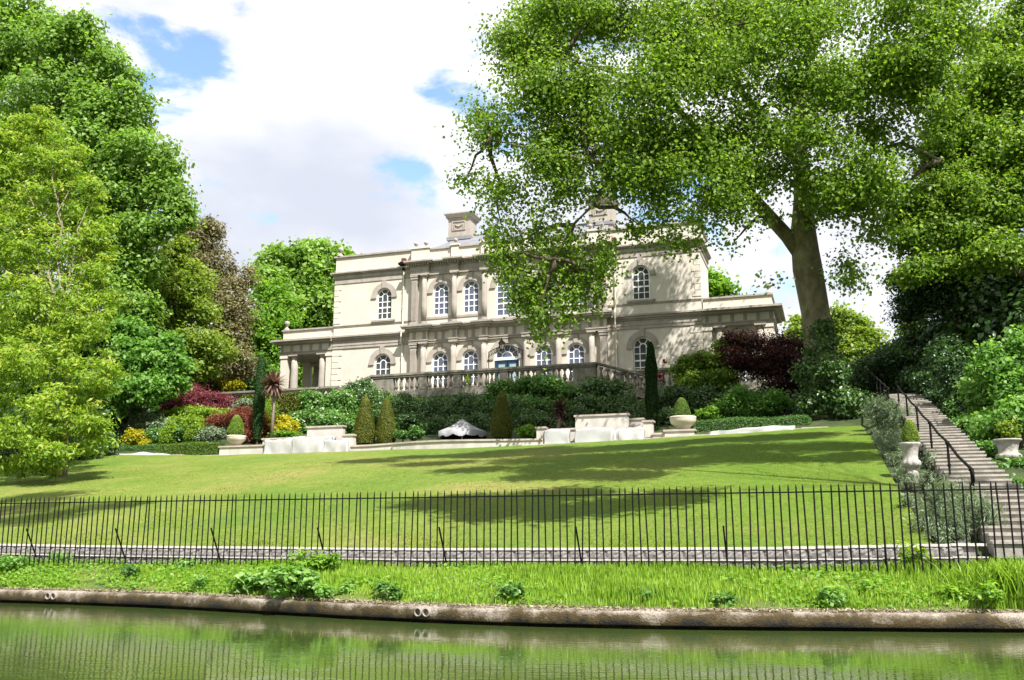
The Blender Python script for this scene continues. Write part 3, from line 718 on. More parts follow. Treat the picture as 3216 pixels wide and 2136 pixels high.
mb = MB(); mb.box(BL, BR, WB-.12, WB, 15.331, 15.929)
for a, b in spans: mb.box(a+.02, b-.02, WB-.4, WB-.121, 15.331, 15.929)
mb.part('frieze', M['stucco'], house)
q = MB()
for k in (-1, 0, 1): q.box(k*.085-.033, k*.085+.033, -.045, 0, 0, .57)
q.box(-.125, .125, -.02, 0, 0, .57); q.box(-.135, .135, -.06, 0, .571, .597)
trig = q.mesh('triglyph', M['stone'])
for o_ in COLS: inst('triglyph', trig, house, CU+o_*.985, WB-.402, 15.332)
for a, b, k in ((-5.85, -4.2, 2), (-3.54, -1.9, 2), (-1.24, 1.24, 3), (1.9, 3.54, 2), (4.2, 5.85, 2)):
    for i in range(k): inst('triglyph', trig, house, CU+a+(b-a)*(i+1)/(k+1), WB-.122, 15.332)
# columns
def column_meshes(h, r, key):
    q = MB(); q.lathe((0, 0, .26), [(r, 0), (r*1.01, h*.3), (r*.93, h*.65), (r*.84, h-.26-.34)], 18); sh = q.mesh('column', M['stone'], smooth=True)
    q = MB(); q.box(-r*1.4, r*1.4, -r*1.4, r*1.4, 0, .1); q.lathe((0, 0, .1), [(r*1.36, 0), (r*1.38, .05), (r*1.1, .08), (r*1.2, .12), (r, .165)], 18); ba = q.mesh('column_base', M['stone'])
    q = MB(); z = h-.34; q.lathe((0, 0, z), [(r*.84, 0), (r*.95, .02), (r*.86, .04), (r*.86, .16), (r*1.2, .24)], 18); q.box(-r*1.3, r*1.3, -r*1.3, r*1.3, z+.241, z+.34)
    ca = q.mesh('capital', M['stone']); return sh, ba, ca
CM = {'up': column_meshes(3.8, .2, 'u'), 'lo': column_meshes(4.1, .22, 'l')}
def column(kind, u, v, z, name='column', root=None):
    sh, ba, ca = CM[kind]; c = inst(name, sh, root or house, u, v, z)
    link_mesh('column_base', ba, c); link_mesh('capital', ca, c); return c
for o_ in COLS[1:-1]:
    column('up', CU+o_, WB-.3, 16.4); column('lo', CU+o_, WB-.3, 11.02)
def pilaster_mesh(h, w):
    q = MB(); q.box(-w/2, w/2, -.2, .12, .26, h-.3)
    for k in range(5):
        x = -w/2+.06+(w-.12)*k/4; q.box(x-.025, x+.025, -.235, -.2, .4, h-.45)
    q.box(-w/2-.08, w/2+.08, -.28, .12, 0, .26); q.box(-w/2-.05, w/2+.05, -.25, .12, h-.3, h-.12); q.box(-w/2-.09, w/2+.09, -.29, .12, h-.12, h)
    return q.mesh('pilaster', M['stone'])
pu, pl = pilaster_mesh(3.8, .44), pilaster_mesh(4.1, .46)
for o_ in (COLS[0], COLS[-1]): inst('pilaster', pu, house, CU+o_, WB-.12, 16.4); inst('pilaster', pl, house, CU+o_, WB-.12, 11.02)
# parapet over the bay
mb = MB(); mb.box(BL, BR, WB-.1, .3, 21.22, 22.1); mb.part('parapet', M['stucco'], house)
mb = MB(); mb.box(BL-.08, BR+.08, WB-.2, .36, 22.1, 22.22)
PIERS = [(CU-7.3, CU-5.9), (CU-4.15, CU-3.6), (CU-1.85, CU-1.3), (CU+1.3, CU+1.85), (CU+3.6, CU+4.15), (CU+5.9, CU+7.3)]
mb.part('parapet_coping', M['stone'], house)
for a, b in PIERS:
    q = MB(); q.box(a, b, WB-.28, WB-.102, 21.22, 22.2); q.box(a-.07, b+.07, WB-.36, WB+.1, 22.221, 22.34); q.part('parapet_pier', M['stucco'], house)
q = MB(); q.lathe((0, 0, 0), [(.14, 0), (.14, .05), (.06, .08), (.05, .14), (.1, .19), (.17, .28), (.16, .36), (.1, .42), (.04, .46), (.02, .48)], 14)
ball = q.mesh('finial', M['stone'], smooth=True)
for o_ in COLS: inst('finial', ball, house, CU+o_, WB-.12, 22.34)
q = MB(); q.lathe((0, 0, 0), [(.27, 0), (.25, .07), (.14, .18), (.07, .28), (.06, .35), (.17, .43), (.215, .57), (.17, .70), (.03, .77)], 14)
ball2 = q.mesh('finial', M['stone'], smooth=True)
inst('finial', ball2, house, .3, .1, 22.37)
# quoins
for u0, sg in ((0, 1), (27.3, -1)):
    for z0, nq, hh in ((11.0, 9, .455), (17.1, 7, .43)):
        for i in range(nq):
            wq = .78 if i % 2 == 0 else .52
            if z0 > 16: wq *= .72
            q = MB(); a, b = (u0-.03, u0+wq) if sg > 0 else (u0-wq, u0+.03)
            q.box(a, b, -.035, .3, z0+i*hh+.02, z0+(i+1)*hh-.02); q.part('quoin', M['stucco'], house)
# rain pipes
for u, hp in ((5.72, 1), (21.55, -1)):
    q = MB(); q.tube([(u, -.1, ZB), (u, -.1, 15.1), (u, -.34, 15.3), (u, -.34, 16.4), (u, -.1, 16.7), (u, -.1, 20.9)], .055, 8); 
    for z in (12.5, 14.3, 17.9, 19.3): q.lathe((u, -.1, z), [(.075, 0), (.075, .1)], 8)
    pp = q.part('downpipe', M['pipe'], house)
    q = MB(); q.lathe((u, -.14, 20.75), [(.09, 0), (.2, .35), (.2, .4)], 8); q.box(u-.34, u+.34, -.42, .05, 21.16, 21.32); q.box(u-.24, u+.24, -.34, .05, 21.321, 21.4); q.part('hopper', M['iron'], pp)
    q = MB(); q.box(u-.14, u+.16, -.3, .0, 21.4, 21.66); q.part('outlet', M['brick'], pp)
# roof and chimneys
mb = MB()
A = [(BL-.2, .4, 22.0), (BR+.2, .4, 22.0), (BR+.2, 12.6, 22.0), (BL-.2, 12.6, 22.0)]; R1, R2 = (CU-6.0, 6.2, 25.05), (CU+6.0, 6.2, 25.05)
mb.add(A+[R1, R2], [(0, 1, 5, 4), (2, 3, 4, 5), (3, 0, 4), (1, 2, 5), (3, 2, 1, 0)])
roof = mb.part('roof', M['slate'], house)
mb = MB(); mb.tube([R1, R2], .09, 6); mb.part('ridge', M['lead'], roof)
for s in (-1, 1):
    cu = CU+s*5.72; q = MB()
    q.box(cu-.9, cu+.9, 5.0, 6.6, 23.2, 26.2); q.box(cu-.97, cu+.97, 4.93, 6.67, 26.2, 26.3); q.box(cu-1.06, cu+1.06, 4.83, 6.77, 26.3, 26.42)
    q.add([(cu-1.06, 4.83, 26.42), (cu+1.06, 4.83, 26.42), (cu+1.06, 6.77, 26.42), (cu-1.06, 6.77, 26.42), (cu-1.2, 4.67, 26.56), (cu+1.2, 4.67, 26.56), (cu+1.2, 6.93, 26.56), (cu-1.2, 6.93, 26.56)],
          [(0, 1, 5, 4), (1, 2, 6, 5), (2, 3, 7, 6), (3, 0, 4, 7)]); q.box(cu-1.2, cu+1.2, 4.67, 6.93, 26.56, 26.64)
    for x0, x1, z0, z1 in ((-.58, .58, 25.92, 26.0), (-.58, .58, 25.24, 25.32), (-.58, -.5, 25.32, 25.92), (.5, .58, 25.32, 25.92), (-.42, -.34, 25.36, 25.8), (.34, .42, 25.36, 25.8)):
        q.box(cu+x0, cu+x1, 4.93, 5.0, z0, z1)
    q.tube([(cu-.36, 4.97, 25.78), (cu-.2, 4.95, 25.62), (cu, 4.95, 25.55), (cu+.2, 4.95, 25.62), (cu+.36, 4.97, 25.78)], .05, 6)
    q.part('chimney', M['stone'], roof)
    q = MB(); q.box(cu-1.0, cu+1.0, 4.9, 6.7, 24.45, 24.72); q.part('flashing', M['lead'], roof)
# left loggia ------------------------------------------------------
mb = MB()
LG0, LGV = -4.5, 3.9
for z0, z1, p in ((14.98, 15.16, 0), (15.16, 15.24, .05), (15.72, 15.8, .06), (15.8, 15.96, .3), (15.96, 16.1, .55)):
    mb.box(LG0-p, -.001, -p, LGV+p, z0, z1)
mb.part('loggia_entablature', M['stone'], house)
mb = MB(); mb.box(LG0+.02, -.001, -.0, LGV, 15.241, 15.719); mb.part('frieze', M['stucco'], house)
for k in range(6): inst('triglyph', trig, house, LG0+.18+k*.82, -.002, 15.17)
mb = MB(); mb.box(LG0+.12, -.1, .12, LGV-.1, 16.1, 16.86); mb.part('parapet', M['stucco'], house)
mb = MB(); mb.box(LG0+.02, -.07, .02, LGV, 16.861, 16.97); mb.part('parapet_coping', M['stone'], house)
inst('finial', ball2, house, LG0+.3, .3, 16.97)
def square_pier(h, w):
    q = MB(); q.box(-w/2, w/2, -w/2, w/2, .2, h-.25); q.box(-w/2-.07, w/2+.07, -w/2-.07, w/2+.07, 0, .2); q.box(-w/2-.06, w/2+.06, -w/2-.06, w/2+.06, h-.25, h)
    return q.mesh('pier', M['stucco'])
sp = square_pier(3.98, .55)
CM['log'] = column_meshes(3.98, .29, 'g')
for v in (.32, LGV-.32):
    inst('pier', sp, house, LG0+.32, v, 11.0); column('log', LG0+1.12, v, 11.0); column('log', -.98, v, 11.0); inst('pier', sp, house, -.3, v, 11.0)
mb = MB(); mb.box(LG0-.3, 0, -.4, LGV+.3, ZB-.6, 11.0); mb.part('loggia_floor', M['greystone'], house)
lan = MB(); lu, lv = -2.0, 2.3
lan.tube([(lu, lv, 14.98), (lu, lv, 14.6)], .02, 6); lan.lathe((lu, lv, 13.75), [(.05, 0), (.2, .2), (.27, .55), (.22, .6), (.06, .8), (.02, .9)], 8)
lan.part('lantern', M['iron'], house)
# right loggia: closed, with an arched window ------------------------
mb = MB(); R0, R1_ = 27.302, 31.9
for z0, z1, p in ((14.98, 15.16, 0), (15.16, 15.24, .05), (15.72, 15.8, .06), (15.8, 15.96, .3), (15.96, 16.1, .55)):
    mb.box(R0, R1_+p, -p, LGV+p, z0, z1)
mb.part('loggia_entablature', M['stone'], house)
mb = MB(); mb.box(R0, R1_-.02, 0, LGV, 15.241, 15.719); mb.part('frieze', M['stucco'], house)
for k in range(6): inst('triglyph', trig, house, R1_-.18-k*.82, -.002, 15.17)
mb = MB(); mb.box(R0+.08, R1_-.12, .12, LGV-.1, 16.1, 16.86); mb.part('parapet', M['stucco'], house)
mb = MB(); mb.box(R0+.07, R1_-.02, .02, LGV, 16.861, 16.97); mb.part('parapet_coping', M['stone'], house)
inst('finial', ball2, house, R1_-.3, .3, 16.97)
mb = MB(); arched_wall(mb, R0, R1_-.1, ZB-.6, 14.98, [(29.65, .75, ZB, 13.7)], .35); mb.add([(R1_-.1, .35, ZB-.6), (R1_-.1, LGV, ZB-.6), (R1_-.1, LGV, 14.98), (R1_-.1, .35, 14.98)], [(0, 1, 2, 3)])
mb.part('loggia_wall', M['stucco'], house)
add_window(29.65, .75, ZB+.1, 13.7, .35, 5, ('rl', True, 'dark'), M['pane_dark'], 'dark arched window of the right side wing', sill=False)
inst('pier', sp, house, R1_-.4, .32, 11.0); column('log', 31.0-.0, .28, 11.0); column('log', 28.4, .28, 11.0); inst('pier', sp, house, 27.62, .32, 11.0)
# wrought-iron lantern arch before the door
arch = thing('lantern_overthrow', 'black wrought-iron overthrow with a lantern before the blue door', 'lantern', CU-.3, -3.4, ZB)
av = -3.4
u0, z0 = at(1127, 822, av); u1, z1 = at(1204, 814, av); um, zm = at(1156, 790, av)
q = MB(); q.tube([(u0, av, ZB), (u0, av, z0), (u0, av, z0+.32)], .03, 6); q.tube([(u1, av, ZB), (u1, av, z0), (u1, av, z0+.32)], .03, 6); q.part('post', M['iron'], arch)
q = MB(); n = 12
lo = [(u0+(u1-u0)*i/n, av, z0-.0+.42*math.sin(math.pi*i/n)) for i in range(n+1)]; hi = [(a, b, c+.3-.06*math.sin(math.pi*i/n)) for i, (a, b, c) in enumerate(lo)]
q.tube(lo, .022, 5); q.tube(hi, .022, 5)
for i in range(n):
    q.tube([lo[i], hi[i]], .012, 4); a = Vector(lo[i]); b = Vector(hi[i+1]); q.tube([a, (a+b)/2+Vector((0, 0, .05)), b], .014, 4)
q.part('scrollwork', M['iron'], arch)
lc = (u0+u1)/2-.25
q = MB(); zl = zm-.1
q.lathe((lc, av-.05, zl-.42), [(.05, 0), (.1, .02), (.1, .06)], 6); q.lathe((lc, av-.05, zl+.06), [(.26, 0), (.16, .12), (.07, .2), (.05, .3), (.01, .36)], 6)
for k in range(6):
    a = k*math.pi/3; q.tube([(lc+.1*math.cos(a), av-.05+.1*math.sin(a), zl-.38), (lc+.2*math.cos(a), av-.05+.2*math.sin(a), zl+.07)], .016, 4)
lt = q.part('lantern', M['iron'], arch)
q = MB(); q.lathe((lc, av-.05, zl-.36), [(.085, 0), (.185, .42)], 6); q.part('glass', M['ply'], lt)
# ------------------------------------------------------------------ terrace and balustrades
terr = thing('terrace', 'grey stone terrace with balustrade before the house front', 'terrace', CU, -5.4, 6.5)
TV = -5.4; TL, TR = 6.1, 21.35
mb = MB(); mb.box(TL, TR, TV+.05, -.6, 8.0, 10.4); mb.box(TL, TR, TV+.4, -.1, 10.4, 10.9); mb.part('retaining_wall', M['greystone'], terr)
mb = MB(); mb.box(TL-.06, TR+.06, TV-.08, TV+.42, 10.4, 10.55); mb.box(TL-.02, TR+.02, TV-.03, TV+.38, 10.551, 10.86); mb.part('plinth', M['greystone'], terr)
mb = MB(); mb.box(TL-.08, TR+.08, TV-.1, TV+.44, 11.92, 12.05); mb.box(TL-.03, TR+.03, TV-.05, TV+.39, 11.8, 11.918); mb.part('rail', M['greystone'], terr)
q = MB(); q.box(-.105, .105, -.105, .105, 0, .09); q.lathe((0, 0, .09), [(.07, 0), (.06, .05), (.12, .16), (.135, .24), (.1, .38), (.055, .55), (.05, .66), (.09, .69), (.07, .74)], 10); q.box(-.1, .1, -.1, .1, .83, .94)
bal = q.mesh('baluster', M['greystone'], smooth=False)
panels = [(7.6, 9.44, 5), (10.0, 11.85, 5), (12.43, 15.05, 7), (15.63, 17.47, 5), (18.03, 19.88, 5)]
edges = [TL]+[x for p in panels for x in p[:2]]+[TR]
for a, b in zip(edges[0::2], edges[1::2]):
    q = MB(); q.box(a, b, TV, TV+.34, 10.861, 11.799)
    if b-a < 1: q.box(a+.1, b-.1, TV-.03, TV, 10.95, 11.7)
    q.part('pier', M['greystone'], terr)
for a, b, k in panels:
    for i in range(k): inst('baluster', bal, terr, a+(b-a)*(i+.5)/k, TV+.17, 10.861)
# raking stair balustrades at either end
def rake(u0, z0, u1, z1, v, name):
    q = MB(); n = (0,)
    for a, b, h0, h1 in ((v-.1, v+.44, -.13, 0), (v, v+.34, -1.5, -1.18)):
        q.add([(u0, a, z0+h0), (u0, b, z0+h0), (u0, b, z0+h1), (u0, a, z0+h1), (u1, a, z1+h0), (u1, b, z1+h0), (u1, b, z1+h1), (u1, a, z1+h1)],
              [(0, 3, 2, 1), (4, 5, 6, 7), (0, 1, 5, 4), (1, 2, 6, 5), (2, 3, 7, 6), (3, 0, 4, 7)])
    q.part('stair_rail', M['greystone'], terr)
    k = int(abs(u1-u0)/.38)
    for i in range(k):
        t = (i+.5)/k; inst('baluster', bal, terr, u0+(u1-u0)*t, v+.17, z0+(z1-z0)*t-1.17)
rake(TR+.09, 12.04, 25.6, 10.75, TV, 'r'); rake(TL-.09, 12.04, 3.2, 11.15, TV, 'l')
mb = MB()
for i in range(8):
    mb.box(TR+.1+i*.5, TR+.1+(i+1)*.5, TV+.4, -2.6, 8.5, 10.75-i*.16)
    mb.box(TL-.1-(i+1)*.5, TL-.1-i*.5, TV+.4, -2.6, 8.5, 10.75-i*.16)
mb.part('side_steps', M['greystone'], terr)
def side_balustrade(a, b, v, zt, label):
    t = thing('balustrade', label, 'balustrade', a, v, zt-1.1, 'stone balustrades beside the terrace')
    q = MB(); q.box(a, b, v-.1, v+.44, zt-.14, zt); q.box(a, b, v-.04, v+.38, zt-.26, zt-.142); q.part('rail', M['greystone'], t)
    q = MB(); q.box(a, b, v-.04, v+.38, zt-1.7, zt-1.2); q.part('plinth', M['greystone'], t)
    x = a
    while x < b-.3:
        e = min(x+2.4, b)
        q = MB(); q.box(x, x+.45, v, v+.34, zt-1.199, zt-.261); q.part('pier', M['greystone'], t)
        k = max(1, int((e-x-.45)/.36))
        for i in range(k): inst('baluster', bal, t, x+.45+(e-x-.45)*(i+.5)/k, v+.17, zt-1.2)
        x = e
side_balustrade(-9.5, 6.0, -2.6, 11.95, 'stone balustrade before the open loggia, beside the red maple')
side_balustrade(22.0, 33, -2.6, 11.95, 'stone balustrade right of the terrace behind the tall dark cypress')
tag(thing('potted_conifer', 'small potted conifer left of the blue door on the terrace', 'plant', CU-2.1, -2.2, ZB))
pc = bpy.data.objects['potted_conifer']; pu_, pz_ = at(1125, 848, -2.2)
q = MB(); q.lathe((CU-2.1, -2.2, ZB), [(.2, 0), (.28, .4), (.3, .45)], 12); q.part('pot', M['urn'], pc)

# ================================================================== GARDEN WALLS
gw = thing('garden_wall', 'low cream rendered garden wall with stone coping along the lawn top', 'wall', 12, -16.9, 5.9)
def wall_run(pts, h, v0, thick=.35, cop=.09, name='wall_section'):
    """pts: photo positions along the foot (x, y); built standing on plane v"""
    q = MB(); c = MB(); P2 = []
    for x, y in pts:
        v = v0(x) if callable(v0) else v0
        u, z = at(x, y, v); P2.append((u, v, z))
    zt = None
    for (a, va, za), (b, vb, zb) in zip(P2[:-1], P2[1:]):
        ta, tb = za+h, zb+h
        q.add([(a, va, za-.5), (b, vb, zb-.5), (b, vb+thick, zb-.5), (a, va+thick, za-.5), (a, va, ta), (b, vb, tb), (b, vb+thick, tb), (a, va+thick, ta)],
              [(0, 3, 2, 1), (4, 5, 6, 7), (0, 1, 5, 4), (1, 2, 6, 5), (2, 3, 7, 6), (3, 0, 4, 7)])
        e = .06
        c.add([(a, va-e, ta), (b, vb-e, tb), (b, vb+thick+e, tb), (a, va+thick+e, ta), (a, va-e, ta+cop), (b, vb-e, tb+cop), (b, vb+thick+e, tb+cop), (a, va+thick+e, ta+cop)],
              [(0, 3, 2, 1), (4, 5, 6, 7), (0, 1, 5, 4), (1, 2, 6, 5), (2, 3, 7, 6), (3, 0, 4, 7)])
    o = q.part(name, M['render'], gw); c.part('coping', M['coping'], o)
    return P2
GV = -16.9
def s_at(x): return mpp(x, 1030, GV)
# long convex stretch in the middle
def bow(x): return GV-.55*math.sin(math.pi*min(1, max(0, (x-880)/370)))
wall_run([(806, 1041), (850, 1039.5), (905, 1035.5)], 11*.021, GV)
wall_run([(905, 1035.5), (960, 1031.5), (1020, 1029), (1080, 1028), (1140, 1027.5), (1200, 1027), (1252, 1026)], 11*.021, bow)
def block(x0, x1, ytop, ybot, v, thick, name='wall_section', cop=.09):
    xa, za = at(x0, ybot, v); xb, _ = at(x1, ybot, v); xm = (x0+x1)/2; _, zt = at(xm, ytop, v); _, zb = at(xm, ybot, v)
    q = MB(); q.box(xa, xb, v, v+thick, zb-.6, zt-cop); o = q.part(name, M['render'], gw)
    q = MB(); q.box(xa-.06, xb+.06, v-.06, v+thick+.06, zt-cop+.001, zt); q.part('coping', M['coping'], o)
    return xa, xb, zb, zt
block(505, 604, 1027, 1049, GV, .5, 'planter_plinth'); block(604, 706, 1009, 1048, GV+.1, .4)
block(706, 788, 982, 1044, GV+.75, .3, 'tall_panel'); block(788, 812, 1001, 1042, GV+.2, .45, 'pier')
block(1237, 1256, 984, 1026, GV+.1, .45, 'pier'); block(1256, 1325, 988, 1024, GV+.35, .3)
block(1327, 1449, 955, 1020, GV+.75, .3, 'tall_panel'); block(1449, 1484, 964, 1013, GV+1.2, .3, 'tall_panel'); block(1484, 1505, 969, 1010, GV+.3, .45, 'pier')
block(1505, 1538, 998, 1012, GV+.15, .4); block(1533, 1601, 990, 1011, GV, .5, 'planter_plinth')
mb = MB()                                             # stone edging along the lawn top
for (x0, y0), (x1, y1) in zip([(330, 1053), (420, 1054), (505, 1052)], [(420, 1054), (505, 1052), (604, 1050.5)]):
    a, za = at(x0, y0, GV-.15); b, zb = at(x1, y1, GV-.15); mb.box(a, b, GV-.22, GV+.1, min(za, zb)-.3, max(za, zb)+.06)
for x0, y0, x1, y1 in ((604, 1049, 806, 1043), (1252, 1027, 1600, 1006), (1600, 1006, 1910, 985)):
    n = 5
    for i in range(n):
        a, za = at(x0+(x1-x0)*i/n, y0+(y1-y0)*i/n, GV-.15); b, zb = at(x0+(x1-x0)*(i+1)/n, y0+(y1-y0)*(i+1)/n, GV-.15); mb.box(a, b, GV-.22, GV+.06, min(za, zb)-.3, (za+zb)/2+.05)
mb.part('edging', M['coping'], gw)

# covered furniture under sheets
def cloth(name, label, x0, x1, ytop, ybot, v, depth, mat, sagx=.06, seed=0, waves=7, group=None, top_shape=None):
    rng = np.random.default_rng(seed)
    ua, zb = at(x0, ybot, v); ub, _ = at(x1, ybot, v); _, zt = at((x0+x1)/2, ytop, v)
    nx = 34; ph = rng.random(6)*6.28
    rows = []
    def topz(t): 
        base = zt-.03+.03*math.sin(t*5+ph[0])
        return base if top_shape is None else zb+(zt-zb)*top_shape(t)
    prof = []
    for k in range(8): prof.append((0, k/7))              # front face upward
    for k in range(1, 4): prof.append((k/4, 1))           # over the top
    for k in range(8): prof.append((1, 1-k/7))            # down the back
    P = np.zeros((len(prof), nx, 3))
    for j, (d, h) in enumerate(prof):
        for i in range(nx):
            t = i/(nx-1); endf = min(1, 6*min(t, 1-t))
            fl = (1-h)*.10*(1 if d == 0 else -1)
            fold = .022*(1.15-h)*math.sin(t*waves*2.2+ph[1]+h*2.5)+.02*(1.1-h)*math.sin(t*waves*3.1+ph[2]-h*3)+.02*math.sin(3.3*t+4*h+ph[5])
            vv = v+d*depth-fl+(-fold if d == 0 else fold)
            uu = ua+(ub-ua)*t+(t-.5)*.12*(1-h)+.03*math.sin(h*5+ph[3]+t*9)
            z = zb-.1+(topz(t)-zb+.1)*h - (.04*math.sin(math.pi*t*3+ph[4])**2 if h == 1 else 0)
            if i in (0, nx-1): vv = v+depth*(.3+(d-.5)*.04)
            P[j, i] = (uu, vv, z)
    # closed ends
    org = ((ua+ub)/2, v, zb)
    me = grid_mesh(name, P, mat, True, org)
    o = link_mesh(name, me, None, org)
    mod = o.modifiers.new('solid', 'SOLIDIFY'); mod.thickness = .012
    return tag(o, label, 'cover', group)
GS = 'white sheets over the garden furniture'
cloth('fabric_cover', 'white sheet hung on the left wall between the bowl plinth and tall panel', 608, 680, 1011, 1048, GV-.12, .18, M['tarp'], seed=1, group=GS)
cloth('fabric_cover', 'broad white sheet below the left tall wall panel', 672, 760, 1004, 1046, GV-.2, .7, M['tarp'], seed=2, group=GS)
cloth('fabric_cover', 'crumpled small white sheet beside the left cone topiaries', 745, 800, 1013, 1044, GV-.28, .5, M['tarp'], seed=3, waves=5, group=GS)
cloth('fabric_cover', 'white sheet beside the pier, under the dark red cordyline', 1255, 1312, 988, 1025, GV-.05, .3, M['tarp'], seed=4, waves=4, group=GS)
cloth('fabric_cover', 'bulging white sheet in front of the right tall wall panel', 1325, 1412, 985, 1021, GV-.2, .7, M['tarp'], seed=5, waves=3, group=GS)
cloth('fabric_cover', 'narrow gathered white sheet between two broader right-hand sheets', 1408, 1432, 988, 1018, GV-.1, .4, M['tarp'], seed=6, waves=6, group=GS)
cloth('fabric_cover', 'white sheet beside the dark cypress, right end of the wall', 1427, 1484, 984, 1015, GV-.15, .5, M['tarp'], seed=7, waves=4, group=GS)
cloth('fabric_cover', 'long low white sheet lying before the right-hand box hedge', 1632, 1835, 983, 1003, GV-.2, .6, M['tarp'], seed=8, waves=9, group=GS, top_shape=lambda t: .45+.55*min(1, t*1.6))
cloth('fabric_cover', 'crumpled low white sheet at the far left lawn corner', 255, 400, 1041, 1056, GV-.25, .7, M['tarp'], seed=9, waves=9, group=GS, top_shape=lambda t: (.95-.25*math.sin(t*7)**2 if t < .75 else .7-(t-.75)*2))
# grey fabric canopy
pu0, pz0 = at(1066, 966, GV+1.4); pul, pzl = at(1014, 1000, GV+1.4); hw = (pu0-pul)*1.0
par = thing('canopy', 'grey fabric pyramid canopy with scalloped edge behind the middle wall', 'canopy', pu0, GV+1.0+hw*.0, pzl-.6)
q = MB(); cv = GV+1.4; n = 8
apex = (pu0, cv-hw*.0, pz0)
ring = []
for k in range(48):
    a = 2*math.pi*k/48; r = hw*(1.0+.02*math.cos(8*a)); ring.append((pu0+r*math.cos(a), cv+r*math.sin(a), pzl+.05*abs(math.cos(4*a))))
rows = [[(pu0+.03*math.cos(2*math.pi*k/48), cv+.03*math.sin(2*math.pi*k/48), pz0) for k in range(48)]]
for t in (.25, .5, .75, 1):
    rows.append([(pu0+(x-pu0)*t, cv+(y-cv)*t, pz0+(z-pz0)*t-.10*math.sin(math.pi*t)*(1-.4*abs(math.cos(4*2*math.pi*k/48)))) for k, (x, y, z) in enumerate(ring)])
rows.append([(x*1.0, y, z-.22-.10*abs(math.sin(12*2*math.pi*k/48*.5))) for k, (x, y, z) in enumerate(ring)])
V_ = [p for r_ in rows for p in r_]; Fs = [(j*48+k, j*48+(k+1) % 48, (j+1)*48+(k+1) % 48, (j+1)*48+k) for j in range(len(rows)-1) for k in range(48)]
q.add(V_, Fs); q.part('fabric', M['tarp2'], par, True)
q = MB(); q.tube([(pu0, cv, pzl-1.0), (pu0, cv, pz0-.05)], .05, 8); q.part('pole', M['white'], par)

# topiary shapes ------------------------------------------------------
def topiary(name, label, x0, x1, ytop, ybot, v, lm, shape, n, size=.06, group=None, seed=1, pot=None, z_extra=0):
    rng = np.random.default_rng(seed); xm = (x0+x1)/2
    u, zb = at(xm, ybot, v); _, zt = at(xm, ytop, v); R = (x1-x0)/2*mpp(xm, ybot, v); H = zt-zb
    t = thing(name, label, 'topiary', u, v, zb-.05, group)
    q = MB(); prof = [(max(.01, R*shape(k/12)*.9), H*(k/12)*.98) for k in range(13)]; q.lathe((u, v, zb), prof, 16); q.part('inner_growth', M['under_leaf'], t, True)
    if not pot: q = MB(); q.tube([(u, v, zb-.4), (u, v, zb+.2)], .07, 6); q.part('stem', M['bark'], t)
    h = rng.random(n); keep = rng.random(n) < np.array([.15+shape(a) for a in h]); h = h[keep]; k = len(h)
    a = rng.random(k)*2*np.pi; r = np.array([R*shape(q_) for q_ in h])*(1+.035*rng.normal(size=k))*(1+.03*np.sin(a*3+h*9))
    Pn = np.stack([u+r*np.cos(a), v+r*np.sin(a), zb+h*H], 1)
    outd = np.stack([np.cos(a), np.sin(a), np.full(k, .5)], 1)
    Nn = nz(outd+rng.normal(size=(k, 3))*.55); Dr = nz(rng.normal(size=(k, 3))*.8+np.array([0, 0, .8])+outd*.4)
    tint = np.clip(.40+.22*rng.normal(size=k)+.25*(h > .85), 0, 1)
    s = size*(.7+.6*rng.random(k)); crown_obj('foliage', leaf_arrays(Pn, Nn, Dr, s, s*.6, tint), lm, t)
    return t
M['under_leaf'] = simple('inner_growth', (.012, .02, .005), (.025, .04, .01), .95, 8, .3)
cone = lambda t: (1-t**1.9)**.75*(.82+.18*min(1, t*6)) if t < 1 else 0
col_ = lambda t: min(1, .55+t*2)*(1-t**5)**.5*(.92+.08*math.sin(t*20)) if t < 1 else 0
egg = lambda t: max(0, (1-(t*.98)**2.2))**.6*(.8+.2*min(1, t*5))
GC = 'clipped yew cones behind the garden wall'
topiary('cone_topiary', 'clipped yew cone nearest the left tall wall panel', 815, 865, 910, 1024, GV+1.1, LM['yew'], cone, 18000, .055, GC, 1)
topiary('cone_topiary', 'clipped yew cone just right of its left-hand twin', 867, 913, 915, 1022, GV+1.1, LM['yew'], cone, 18000, .055, GC, 2)
topiary('cone_topiary', 'lone clipped yew cone right of the grey canopy', 1131, 1181, 900, 1010, GV+1.1, LM['yew'], cone, 18000, .055, GC, 3)
topiary('cypress_tree', 'narrow green column cypress left of the red cordyline palm', 580, 606, 818, 1012, GV+2.0, LM['cypress'], col_, 9000, .1, None, 4)['category'] = 'tree'
topiary('cypress_tree', 'tall narrow dark cypress before the right wing window', 1491, 1521, 788, 1010, GV+1.6, LM['darkcyp'], col_, 11000, .1, None, 5)['category'] = 'tree'
def bowl(label, x0, x1, ytop, ybot, v, seed):
    xm = (x0+x1)/2; u, zb = at(xm, ybot, v); _, zt = at(xm, ytop, v); R = (x1-x0)/2*mpp(xm, ybot, v); H = zt-zb
    q = MB(); q.lathe((u, v, zb), [(R*.55, 0), (R*.5, H*.12), (R*.6, H*.2), (R*.9, H*.45), (R, H*.7), (R*.98, H*.85), (R*1.02, H*.92), (R*.98, H), (R*.85, H*.95), (R*.8, H*.8), (.01, H*.8)], 24)
    return q.top('planter_bowl', M['bowl'], (u, v, zb), True, label=label, cat='planter', group='stone bowls on the wall plinths')
bowl('shallow stone bowl on the left plinth before the rust maple', 522, 566, 1005, 1026, GV+.35, 1)
bowl('shallow stone bowl on the right plinth beside the dark cypress', 1545, 1606, 961, 990, GV+.35, 2)
GE = 'egg topiaries in the stone bowls'
